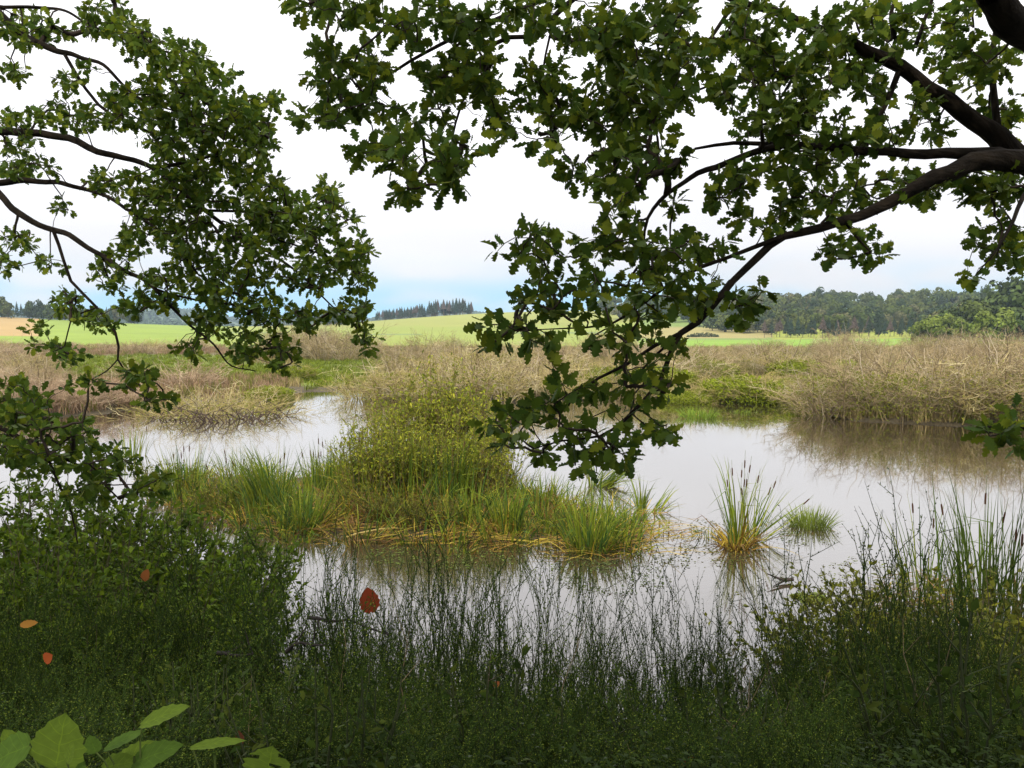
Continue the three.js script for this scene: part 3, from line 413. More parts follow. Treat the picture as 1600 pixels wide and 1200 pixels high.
// ---------------------------------------------------------------- leafy plants of island and banks
function leafyShrub(seed, H, spread, nst, nleaf, tones, ll, lw, name, upright = 0.3, woodTone = [0.08, 0.07, 0.04]) {
  rnd = RNG(seed); const g = new THREE.Group(), s = new Shape(), L = new Shape(); g.name = name; g.userData.category = 'shrub';
  const ends = [];
  for (let k = 0; k < nst; k++) {
    const a = rr(0, 6.28), q = Math.sqrt(rnd()) * spread, hh = H * rr(0.6, 1.02) * (1 - 0.3 * (q / spread) ** 2), b = V(Math.cos(a) * q * 0.6, -0.1, Math.sin(a) * q * 0.6), e = V(Math.cos(a) * q * (1 + upright) + rr(-0.1, 0.1), hh, Math.sin(a) * q * (1 + upright) + rr(-0.1, 0.1));
    const c = curve(b, e, 0, 5, 0.025); s.tint = woodTone; s.tube(c, [0.009, 0.008, 0.007, 0.005, 0.004, 0.002], 3);
    for (let m = 0; m < 5; m++) { const i = 1 + Math.floor(rnd() * 4), st = c[i], d = rdir(); d.y = Math.abs(d.y) + 0.35; d.normalize(); const e2 = st.clone().addScaledVector(d, H * rr(0.08, 0.2)); s.tube([st, st.clone().lerp(e2, 0.5).add(rdir().multiplyScalar(0.01)), e2], [0.004, 0.003, 0.0015], 3); ends.push([st, e2]); }
    ends.push([c[3], c[5]], [c[2], c[4]]);
  }
  for (let k = 0; k < nleaf; k++) { const [a, b] = pick(ends), p = a.clone().lerp(b, rr(0.1, 1)), t = pick(tones), f = rr(0.7, 1.3); L.tint = t.map((x) => x * f); const d = b.clone().sub(a).normalize().add(rdir().multiplyScalar(1.1)).normalize(), n = rdir().add(V(0, 1.1, 0)); n.addScaledVector(d, -n.dot(d)).normalize(); L.diamond(p, d, n, ll * rr(0.6, 1.25), lw * rr(0.7, 1.25)); }
  part('stems', s.geo(), M.wood, g, 'stuff'); part('foliage', L.geo(), M.mixed, g, 'stuff'); return g;
}
const TALL = [[0.19, 0.23, 0.018], [0.25, 0.27, 0.02], [0.12, 0.16, 0.018], [0.3, 0.3, 0.03]], LUSH = [[0.07, 0.115, 0.008], [0.1, 0.145, 0.009], [0.05, 0.088, 0.009]], OLIVE = [[0.13, 0.14, 0.018], [0.17, 0.175, 0.018], [0.09, 0.1, 0.02]];
const herb = leafyShrub(101, 2.4, 0.75, 60, 3600, TALL, 0.085, 0.03, 'willow_shrub', 0.15, [0.16, 0.12, 0.05]);
const low = leafyShrub(102, 1.0, 0.7, 46, 2200, OLIVE, 0.06, 0.03, 'marsh_herb', 0.4, [0.14, 0.1, 0.04]);
const lush = leafyShrub(103, 2.4, 1.1, 70, 9000, LUSH, 0.075, 0.036, 'bank_shrub', 0.4);
const olive = leafyShrub(104, 1.3, 0.9, 50, 2600, OLIVE, 0.065, 0.034, 'bank_shrub', 0.5);
rnd = RNG(110);
for (const [u, v, s, l] of [[600, 770, 0.86, 'green leafy willow at the left of the tall island growth'], [640, 760, 1.02, 'leafy willow second from the left in the tall island growth'], [672, 752, 1.12, 'tallest leafy willow at the top of the island growth'], [708, 752, 1.1, 'yellow green leafy willow right of the tallest one'], [742, 762, 1.0, 'leafy willow at the right shoulder of the island growth'], [775, 775, 0.82, 'leafy willow beside the hanging oak leaves'], [572, 784, 0.78, 'low leafy willow at the left foot of the island growth'], [760, 790, 0.7, 'low leafy willow at the right foot of the island growth'], [612, 792, 0.78, 'leafy willow in front, left of the middle of the island growth'], [690, 790, 0.75, 'leafy willow in front of the tallest one']]) { const p = W(u, v); again(herb, l, land(p.x, p.z), rr(0, 6.28), V(s * 1.25, s * 1.36, s * 1.25)); }
for (const [u, v, s, l] of [[600, 818, 0.8, 'low brownish herb at the dark foot of the tall reeds, left'], [640, 826, 0.75, 'low brownish herb at the dark foot of the tall reeds, middle'], [685, 824, 0.85, 'low green herb at the foot of the tall reeds, right'], [340, 800, 0.9, 'low herb on the left part of the island'], [270, 775, 1.0, 'herb at the left tip of the island'], [545, 800, 0.7, 'low herb beside the straw coloured fan'], [880, 835, 0.6, 'low herb between the right island clumps']]) { const p = W(u, v); again(low, l, land(p.x, p.z), rr(0, 6.28), s); }
// left bank bushes
for (const [u, d, v, l] of [[-30, 7.6, 690, 'dense green bush at the far left edge of the near bank'], [60, 8.2, 712, 'dense green bush second from the left edge of the near bank'], [140, 8.6, 735, 'dense green bush right under the low oak twigs'], [215, 8.8, 745, 'dense green bush at the right of the left bank thicket'], [-60, 9.4, 668, 'green bush cut by the left edge, behind the others'], [95, 7.2, 745, 'bushy green shrub between the back and front bushes on the left'], [185, 7.4, 775, 'bushy green shrub below the low oak twig tips'], [250, 9.6, 752, 'green bush farthest out on the left bank'], [240, 8.4, 815, 'lower green bush reaching toward the water on the left'], [20, 6.2, 800, 'dark green bush in front at the left edge'], [130, 6.0, 850, 'dark green bush in front of the left thicket'], [180, 6.4, 860, 'dark green bush in front, nearest the open water'], [-20, 4.8, 930, 'dark bush low at the left edge'], [90, 4.6, 960, 'dark bush low among the left brooms']]) { const x = (u - 800) / F * d, b = land(x, -d), top = at(u, v, d).y, s = (top - b.y) / 2.35; again(lush, l, b, rr(0, 6.28), V(Math.max(s, 0.55), s, Math.max(s, 0.55))); }
for (const [u, d, v, l] of [[1365, 9.2, 905, 'olive green bush at the left end of the right bank growth'], [1430, 9.0, 890, 'olive bush in the middle of the right bank growth'], [1500, 8.6, 895, 'olive bush below the right cattails'], [1570, 8.2, 880, 'yellow green bush at the right edge'], [1610, 7.2, 900, 'yellow green bush cut by the right edge'], [1540, 7.0, 970, 'olive bush low in front at the right']]) { const x = (u - 800) / F * d, b = land(x, -d), top = at(u, v, d).y, s = Math.max(0.5, (top - b.y) / 1.28); again(olive, l, b, rr(0, 6.28), V(s * 1.1, s, s * 1.1)); }

// ---------------------------------------------------------------- broom in the foreground
function broom(seed, H, nst, dens, name = 'broom_bush') {
  rnd = RNG(seed); const g = new THREE.Group(), s = new Shape(), L = new Shape(); g.name = name; g.userData.category = 'shrub';
  const tones = [[0.036, 0.066, 0.008], [0.05, 0.085, 0.009], [0.028, 0.052, 0.008], [0.11, 0.14, 0.018]];
  const leaves = (a, b, n, sz) => { for (let k = 0; k < n; k++) { const p = a.clone().lerp(b, (k + rnd()) / n), t = pick(tones), f = rr(0.55, 1.75); L.tint = t.map((x) => x * f); const d = b.clone().sub(a).normalize().multiplyScalar(0.7).add(rdir()).normalize(), nn = rdir(); nn.addScaledVector(d, -nn.dot(d)).normalize(); L.diamond(p, d, nn, sz * rr(0.7, 1.3), sz * 0.42); } };
  for (let k = 0; k < nst; k++) {
    const a = rr(0, 6.28), q = rr(0, 0.14), ti = rr(0.02, 0.42), hh = H * rr(0.6, 1.02), b = V(Math.cos(a) * q, -0.08, Math.sin(a) * q), e = V(Math.cos(a) * (q + Math.tan(ti) * hh * 0.8), hh, Math.sin(a) * (q + Math.tan(ti) * hh * 0.8));
    const c = curve(b, e, 0, 6, 0.018); s.tint = [0.022, 0.034, 0.009]; s.tube(c, [0.007, 0.006, 0.005, 0.004, 0.0032, 0.0024, 0.0012], 3);
    for (let m = 0; m < 11; m++) {
      const i = 1 + Math.floor(rnd() * 5), st = c[i].clone().lerp(c[i + 1] ?? c[i], rnd()), ax = c[6].clone().sub(c[0]).normalize(), d = ax.multiplyScalar(1.7).add(rdir().multiplyScalar(0.75)).normalize(), e2 = st.clone().addScaledVector(d, H * rr(0.12, 0.32)), tw = curve(st, e2, -0.02, 3, 0.03);
      s.tint = [0.026, 0.048, 0.009]; s.tube(tw, [0.0028, 0.0024, 0.002, 0.001], 3); leaves(tw[0], tw[3], Math.round(16 * dens), 0.019);
      if (rnd() < 0.6) { const e3 = tw[2].clone().addScaledVector(d.clone().add(rdir().multiplyScalar(0.7)).normalize(), H * rr(0.07, 0.16)); s.tube([tw[2], e3], [0.0024, 0.001], 3); leaves(tw[2], e3, Math.round(9 * dens), 0.017); }
    }
    leaves(c[3], c[6], Math.round(14 * dens), 0.018);
  }
  part('stems', s.geo(), M.wood, g, 'stuff'); part('foliage', L.geo(), M.mixed, g, 'stuff'); return g;
}
const brooms = [broom(121, 1.5, 24, 1.7), broom(122, 1.5, 21, 2.0), broom(123, 1.5, 27, 1.5)], sparse = [broom(124, 1.6, 7, 0.75), broom(125, 1.6, 9, 0.6)];
rnd = RNG(130);
function setBroom(p, u, d, v, label, group, wide = 1) { const x = (u - 800) / F * d, b = land(x, -d), top = at(u, v, d).y, s = Math.max(0.3, (top - b.y) / 1.8); return again(p, label, b, rr(0, 6.28), V(s * wide, s, s * wide), group); }
{
  const env = [[-50, 850], [250, 870], [320, 850], [390, 830], [440, 905], [530, 900], [620, 915], [700, 930], [760, 930], [850, 965], [930, 975], [1000, 985], [1060, 965], [1130, 985], [1200, 1000], [1280, 960], [1350, 930], [1440, 930], [1520, 900], [1660, 890]];
  const E = (u) => { for (let i = 1; i < env.length; i++) if (u <= env[i][0]) return mixn(env[i - 1][1], env[i][1], (u - env[i - 1][0]) / (env[i][0] - env[i - 1][0])); return 900; };
  const G = 'broom bushes of the shaded near bank';
  for (let u = -20; u < 1650; u += 56) { const uu = u + rr(-18, 18); if (uu > 320 && uu < 470) continue; setBroom(pick(brooms), uu, rr(4.9, 5.7), E(uu) + rr(5, 55), 'dark broom bush in the back row along the near shore', G + ', back row'); }
  for (let u = -30; u < 1660; u += 66) { const uu = u + rr(-22, 22); if (uu > 310 && uu < 480) continue; setBroom(pick(brooms), uu, rr(3.9, 4.6), E(uu) + rr(60, 110), 'dark broom bush in the middle row on the near bank', G + ', middle row', 1.1); }
  for (let u = -60; u < 1690; u += 80) { const uu = u + rr(-26, 26); setBroom(pick(brooms), uu, rr(2.3, 2.9), 1085 + rr(-20, 60), 'small dark broom at the bottom edge of the picture', G + ', bottom edge', 1.7); }
  for (let u = -30; u < 1660; u += 88) { const uu = u + rr(-26, 26); setBroom(pick(brooms), uu, rr(3.1, 3.6), E(uu) + rr(125, 180), 'dark broom bush in the front row below the camera', G + ', front row', 1.25); }
  for (const [u, d, v, l] of [[395, 5.4, 775, 'tall thin broom before the vivid green cattails'], [452, 5.2, 830, 'tall broom in front of the left island water'], [530, 5.1, 800, 'thin tall broom left of the dark water reflection'], [565, 5.3, 835, 'thin broom behind the red leaf'], [690, 5.2, 800, 'single straight tall broom stem at the centre'], [765, 5.0, 850, 'branching tall broom right of the centre stem'], [835, 5.2, 895, 'thin broom over the bright water'], [935, 5.3, 920, 'thin broom left of the cattail reflection'], [1058, 5.2, 870, 'leaning thin broom under the lone cattail'], [1095, 5.0, 925, 'thin broom right of the leaning one'], [1150, 5.2, 930, 'thin broom inside the cattail reflection'], [1285, 5.2, 850, 'thin broom left of the olive bush'], [1352, 5.0, 790, 'tall leaning broom with knobbly tips at the right'], [1385, 5.1, 800, 'tall upright broom beside the leaning one at the right'], [1470, 5.0, 850, 'thin broom crossing the olive bush'], [1530, 4.6, 880, 'thin broom near the right edge']]) setBroom(pick(sparse), u, d, v, l);
  const T = 'thin brooms rising before the water';
  for (let u = 425; u < 1330; u += 30) { const uu = u + rr(-14, 14), mid = uu < 880; setBroom(pick(sparse), uu, rr(4.6, 5.8), (mid ? rr(835, 915) : rr(905, 975)), mid ? 'thin upright broom before the water left of the lone cattail' : 'thin upright broom before the water below the lone cattail', T + (mid ? ', left' : ', right'), 0.8); }
  // short ground plants under the brooms
  rnd = RNG(135); const s = new Shape(); for (let k = 0; k < 40; k++) { const f = rr(0.7, 1.3); s.tint = [f, f, f]; const a = rr(0, 6.28), d = V(Math.cos(a), rr(-0.2, 0.7), Math.sin(a)).normalize(); s.diamond(V(rr(-0.14, 0.14), rr(0.02, 0.28), rr(-0.14, 0.14)), d, V(0, 1, 0).addScaledVector(d, -d.y).normalize(), rr(0.018, 0.034), rr(0.008, 0.013)); }
  const list = []; for (let k = 0; k < 5200; k++) { const z = -rr(1.9, 6.3), x = rr(-1, 1) * (1.2 - z * 0.85); if (sdist(shore, x, z) < 0.05) continue; const q = rr(0.7, 1.25), sc = rr(0.7, 1.5); list.push([new THREE.Matrix4().compose(land(x, z, -0.03), new THREE.Quaternion().setFromAxisAngle(V(0, 1, 0), rr(0, 6.28)), V(sc, sc, sc)), col(0.03 * q, 0.05 * q, 0.011)]); }
  meta(many('ground_herbs', s.geo(), M.mixed, list, scene), 'low dark herbs covering the near bank under the brooms', 'herbs').userData.kind = 'stuff';
}
{ // broad-leaved undergrowth and bare stalks among the brooms
  const nettle = leafyShrub(140, 0.75, 0.3, 16, 520, [[0.022, 0.042, 0.006], [0.034, 0.058, 0.007], [0.05, 0.068, 0.009]], 0.042, 0.021, 'nettle_plant', 0.3, [0.04, 0.05, 0.02]); nettle.userData.category = 'plant';
  rnd = RNG(141); for (let u = 240; u < 1640; u += 62) { const uu = u + rr(-28, 28), d = rr(2.4, 4.2), x = (uu - 800) / F * d; again(nettle, 'dark nettle like plant among the brooms at the bottom of the bank', land(x, -d), rr(0, 6.28), rr(0.7, 1.25), 'leafy plants among the brooms'); }
  for (let k = 0; k < 22; k++) { const u = rr(60, 1580), d = rr(3, 5), x = (u - 800) / F * d, s = new Shape(), h = rr(0.6, 1.2), q = V(rr(-0.4, 0.4), h, rr(-0.2, 0.2)); s.tint = pick([[0.16, 0.12, 0.07], [0.09, 0.07, 0.045], [0.22, 0.17, 0.1]]); const c = curve(V(0, -0.05, 0), q, 0.03, 6, 0.03); s.tube(c, (t) => 0.004 * (1 - 0.7 * t), 4); for (let i = 2; i < 6; i++) s.tube([c[i], c[i].clone().add(V(rr(-0.1, 0.1), rr(0.04, 0.12), rr(-0.1, 0.1)))], [0.002, 0.001], 3); const m = single('dry_stalk', s.geo(), M.wood, 'dry bare stalk standing among the dark brooms', 'stalk', 'dry stalks among the brooms'); m.position.copy(land(x, -d)); }
}
console.log('brooms');

// ---------------------------------------------------------------- oaks
function oakLeaf(seed, fold, curl) {
  rnd = RNG(seed); const s = new Shape(), n = 12, row = [];
  for (let k = 0; k <= n; k++) { const t = k / n, y = 0.06 + t * 0.94, env = Math.pow(Math.sin(Math.PI * Math.pow(t, 1.15) * 0.94 + 0.04), 0.8) * 0.315, lob = k === 0 || k === n ? 1 : [0.6, 1.14, 1.0][k % 3]; const w = env * lob * (k === 0 ? 0.5 : 1), z = -curl * t * t, e = fold * w; const up = V(0, 0.15 * curl, 1).normalize();
    const m = s.v(V(0, y, z), up), l = s.v(V(-w, y + (k % 3 === 1 ? 0.02 : 0), z + e), V(-fold * 0.6, 0, 1).normalize()), r = s.v(V(w, y + (k % 3 === 1 ? 0.02 : 0), z + e), V(fold * 0.6, 0, 1).normalize()); row.push([m, l, r]); }
  for (let k = 0; k < n; k++) { const [m, l, r] = row[k], [m2, l2, r2] = row[k + 1]; s.f(m, m2, l); s.f(l, m2, l2); s.f(m, r, m2); s.f(r, r2, m2); }
  const a = s.v(V(-0.012, -0.04, 0), V(0, 0, 1)), b = s.v(V(0.012, -0.04, 0), V(0, 0, 1)); s.f(a, b, row[0][0]); return s.geo(false);
}
const leafGeo = [oakLeaf(141, 0.35, 0.12), oakLeaf(142, -0.2, 0.3), oakLeaf(143, 0.15, -0.15)];
function leafMatrix(p, d, n, size) { const y = d.clone().normalize(), z = n.clone().addScaledVector(y, -n.dot(y)).normalize(), x = y.clone().cross(z); return new THREE.Matrix4().makeBasis(x.multiplyScalar(size), y.multiplyScalar(size), z.multiplyScalar(size)).setPosition(p); }
// limbs: [[point, radius]...]; sprays: twig ends to reach
function oak(root, limbs, ends, o) {
  const base = root.position, loc = (p) => p.clone().sub(base), nodes = [];
  for (const lb of limbs) {
    const cv = new THREE.CatmullRomCurve3(lb.map((q) => q[0])), len = cv.getLength(), k = Math.max(6, Math.round(len / 0.12)), pts = [], rad = [];
    for (let i = 0; i <= k; i++) { const t = i / k, p = cv.getPoint(t), f = t * (lb.length - 1), j = Math.min(lb.length - 2, Math.floor(f)); const r = mixn(lb[j][1], lb[j + 1][1], f - j) * (1 + 0.1 * N3(p.x * 6, p.y * 6, p.z * 6)); p.add(V(N3(p.x * 4, 1, p.z * 4), N3(p.y * 4, 2, p.x * 4), N3(p.z * 4, 3, p.y * 4)).multiplyScalar(Math.min(0.04, 0.9 * r + 0.008))); pts.push(loc(p)); rad.push(r); if (lb.keep !== false) nodes.push({ p, chain: null, load: 0 }); }
    const s = new Shape(); s.tube(pts, rad, lb.trunk ? 14 : 9); part(lb.trunk ? 'trunk' : 'branch', s.geo(false), M.bark, root);
  }
  const main = nodes.slice(), q = ends.map((e) => { let m = 1e9; for (const n of main) m = Math.min(m, n.p.distanceToSquared(e)); return [m, e]; }).sort((a, b) => a[0] - b[0]);
  const chains = [], tips = [];
  for (const [, e] of q) {
    let best = null, m = 1e9; for (const n of nodes) { const dd = n.p.distanceToSquared(e) * (n.chain ? 1.12 : 1); if (dd < m) { m = dd; best = n; } }
    const c = curve(best.p, e, rr(-0.05, 0.09), 4, 0.06), ch = { c, parent: best.chain, load: 1 }; chains.push(ch);
    for (let b = best.chain; b; b = b.parent) b.load++;
    c.slice(1).forEach((p) => nodes.push({ p, chain: ch })); tips.push(ch);
  }
  const tw = new Shape(); for (const ch of chains) { const r = (o.twig ?? 0.0021) * Math.sqrt(ch.load); tw.tube(ch.c.map(loc), [r * 1.25, r * 1.1, r, r * 0.9, r * 0.7], 4); } part('twigs', tw.geo(false), M.twig, root, 'stuff');
  const leaves = [];
  for (const ch of tips) {
    const L = ch.c, end = L[4], dir = end.clone().sub(L[2]).normalize();
    const ro = (p, d0, k) => { for (let i = 0; i < k; i++) { const d = d0.clone().multiplyScalar(rr(0.1, 0.9)).add(rdir()).normalize(); d.y -= 0.15; d.normalize(); const n = rdir().multiplyScalar(o.tilt ?? 0.85).add(V(0, 0.75, 0)); leaves.push({ m: leafMatrix(loc(p).addScaledVector(d, 0.012).add(rdir().multiplyScalar(0.012)), d, n, o.leaf * rr(0.65, 1.15)), v: Math.floor(rnd() * 3), p }); } };
    ro(end, dir, Math.round(rr(o.k * 0.75, o.k * 1.25))); ro(L[3], dir, Math.round(o.k * 0.35));
  }
  const tints = [[0.06, 0.098, 0.01], [0.08, 0.115, 0.01], [0.042, 0.078, 0.012], [0.055, 0.09, 0.011], [0.13, 0.16, 0.012]], eye = V(0, EYE, 0);
  if (o.single) { // the 300 leaves that show largest are parts of their own
    for (const l of leaves) { const s = seen(l.p); l.in = s && s[0] > 10 && s[0] < 1590 && s[1] > 10 && s[1] < 1190 ? l.p.distanceTo(eye) : 1e9; }
    leaves.sort((a, b) => a.in - b.in);
    for (const l of leaves.splice(0, o.single)) { const m = part('leaf', leafGeo[l.v], M.oakLeaf[rnd() < 0.13 ? 3 : Math.floor(rnd() * 3)], root); l.m.decompose(m.position, m.quaternion, m.scale); }
  }
  for (let v = 0; v < 3; v++) { const list = leaves.filter((l) => l.v === v).map((l) => { const t = rnd() < 0.13 ? tints[4] : tints[Math.floor(rnd() * 4)], f = rr(0.75, 1.25) * (o.bright ?? 1); return [l.m, col(t[0] * f, t[1] * f, t[2] * f)]; }); many('foliage', leafGeo[v], M.oakMass, list, root); }
  return leaves.length;
}
const limb = (pts, depth, o = {}) => Object.assign(pts.map(([u, v, w, d]) => [at(u, v, d ?? depth), w * (w > 15 ? 0.72 : 0.78) / 2 / F * (d ?? depth)]), o);
function sprays(list, depthOf, per, jit) { const out = []; for (const [u, v, ru, rv, dens = v > 340 && u > 740 && u < 1200 ? 0.66 : 1] of list) { const n = Math.max(2, Math.round(Math.PI * ru * rv / per * dens)); for (let k = 0; k < n; k++) { const a = rr(0, 6.28), q = Math.sqrt(rnd()) * 0.9; out.push(at(u + Math.cos(a) * q * ru, v + Math.sin(a) * q * rv, depthOf(u, v) + rr(-jit, jit))); } } return out; }
function overhead(c, r, n) { const out = []; for (let k = 0; k < n * 3 && out.length < n; k++) { const d = rdir().multiplyScalar(Math.cbrt(rr(0.1, 1))); const p = V(c.x + d.x * r.x, c.y + d.y * r.y, c.z + d.z * r.z), s = seen(p); if (s && s[0] > -90 && s[0] < 1690 && s[1] > -70 && s[1] < 1300) continue; out.push(p); } return out; }
{
  rnd = RNG(150);
  const dR = (u, v) => v > 560 && u > 1480 ? 3.6 : mixn(4.55, 3.65, sst(1500, 900, u)) + (v < 200 && u < 1000 ? 0.5 : 0) - (v > 400 ? 0.12 : 0);
  const T = V(4.4, 0, -4.6); T.y = height(T.x, T.z);
  const root = thing('oak_tree', 'near oak on the right with dark limbs and large lobed leaves hanging over the pond', 'tree', T);
  const fork = V(4.15, 4.9, -4.62);
  const tk = Object.assign([[T.clone().add(V(0, -0.3, 0)), 0.36], [T.clone().add(V(0, 0.4, 0)), 0.29], [T.clone().add(V(-0.05, 2, 0)), 0.25], [V(4.28, 4.4, -4.6), 0.235], [V(4.2, 6.2, -4.4), 0.2], [V(4.0, 8.4, -4.0), 0.13], [V(3.9, 10, -3.6), 0.05]], { trunk: true });
  const out = (r) => [V(4.2, 4.75, -4.62), r];
  const R1 = [out(0.11), ...limb([[1640, 275, 58], [1570, 228, 46], [1520, 188, 38], [1465, 145, 33], [1410, 102, 29], [1345, 76, 25], [1290, 50, 22], [1230, 24, 18], [1150, -2, 13], [1060, -40, 9]], 4.5)];
  const R2 = [out(0.1), ...limb([[1640, 258, 40, 4.5], [1560, 244, 32, 4.4], [1470, 241, 22, 4.3], [1400, 236, 20, 4.25], [1300, 231, 17, 4.2], [1240, 228, 15, 4.15], [1190, 234, 13, 4.1], [1130, 262, 12, 4.05], [1090, 271, 11, 4.0], [1065, 288, 9, 3.95], [1035, 312, 8, 3.9], [1012, 345, 6, 3.85], [1005, 400, 5, 3.8], [1000, 440, 4, 3.8]])];
  const R3 = [out(0.1), ...limb([[1640, 252, 52, 4.4], [1560, 252, 46, 4.3], [1480, 268, 38, 4.2], [1420, 300, 29, 4.1], [1370, 325, 25, 4.05], [1330, 345, 21, 4.0], [1280, 357, 19, 3.95], [1222, 370, 17, 3.85], [1180, 406, 15, 3.8], [1145, 438, 14, 3.75], [1120, 470, 13, 3.7], [1090, 500, 13, 3.65], [1062, 520, 12, 3.6], [1046, 558, 10, 3.58], [1034, 590, 9, 3.55], [1010, 622, 8, 3.52], [975, 658, 7, 3.5], [935, 680, 5, 3.5], [880, 688, 4, 3.48], [835, 700, 2.5, 3.45]])];
  const more = [limb([[1240, 228, 10], [1190, 224, 9], [1150, 226, 8], [1085, 233, 5]], 4.15), limb([[1222, 370, 10], [1150, 398, 8], [1090, 420, 8], [1045, 446, 7], [1000, 480, 6], [960, 505, 5], [900, 512, 3.5], [838, 516, 2]], 3.8), limb([[1062, 520, 8], [1015, 548, 7], [960, 578, 6], [905, 606, 5], [888, 632, 3], [860, 650, 2]], 3.58), limb([[1062, 523, 6], [1020, 560, 5], [985, 592, 3.5], [955, 600, 2]], 3.6),
    limb([[1060, -40, 9, 4.6], [960, -50, 10, 4.7], [880, -14, 11, 4.7], [800, 20, 11, 4.65], [730, 52, 8, 4.6], [672, 78, 7, 4.55], [625, 106, 6, 4.5], [590, 126, 5, 4.5], [583, 150, 3, 4.5]]), limb([[960, -50, 12, 4.7], [900, -5, 11, 4.6], [868, 24, 10, 4.55], [832, 56, 9, 4.5], [782, 62, 9, 4.5], [756, 88, 8, 4.5], [738, 130, 6, 4.45], [718, 170, 5, 4.4], [705, 230, 3, 4.4]]), limb([[868, 24, 5], [856, 70, 4.5], [848, 115, 4], [843, 170, 3], [842, 210, 2]], 4.5), limb([[1150, -2, 10], [1110, 60, 7], [1060, 100, 6], [1035, 150, 4], [1010, 215, 3]], 4.45), limb([[1410, 104, 13], [1392, 150, 11], [1372, 190, 8], [1350, 240, 4]], 4.5), limb([[1290, 52, 9], [1250, 100, 8], [1235, 125, 6], [1210, 170, 3]], 4.5), limb([[1400, 60, 9], [1395, 20, 8], [1410, -20, 6]], 4.45), limb([[1430, 75, 9], [1445, 30, 7], [1460, -10, 6]], 4.45), limb([[1545, -14, 62, 3.7], [1580, 32, 66, 3.9], [1660, 90, 76, 4.3]]), limb([[1560, 222, 14], [1552, 150, 13], [1548, 90, 11], [1556, 40, 9], [1570, 0, 8]], 4.5), limb([[1640, 262, 16, 4.4], [1600, 300, 10, 4.1], [1585, 345, 7, 3.9], [1560, 390, 4, 3.8], [1525, 428, 2, 3.75]]), [[V(3.9, 3.9, -4.4), 0.03], ...limb([[1640, 700, 12, 3.8], [1600, 668, 8, 3.65], [1560, 665, 5, 3.6], [1515, 672, 3, 3.6]])], limb([[1125, 478, 6], [1150, 478, 5], [1185, 458, 2]], 3.7), limb([[1320, 348, 8], [1340, 372, 6], [1360, 392, 3]], 4.0),
    [[V(4.1, 7.5, -4.1), 0.11], [V(3, 8.2, -2.6), 0.08], [V(1.4, 8.3, -0.8), 0.05], [V(-0.3, 8, 1), 0.025]], [[V(4.2, 6.4, -4.3), 0.12], [V(4.4, 7.2, -2), 0.08], [V(3.8, 7.4, 0.4), 0.05]], [[V(4.2, 6.0, -4.4), 0.11], [V(6, 7, -5), 0.07], [V(7.6, 7.3, -5.6), 0.04]]];
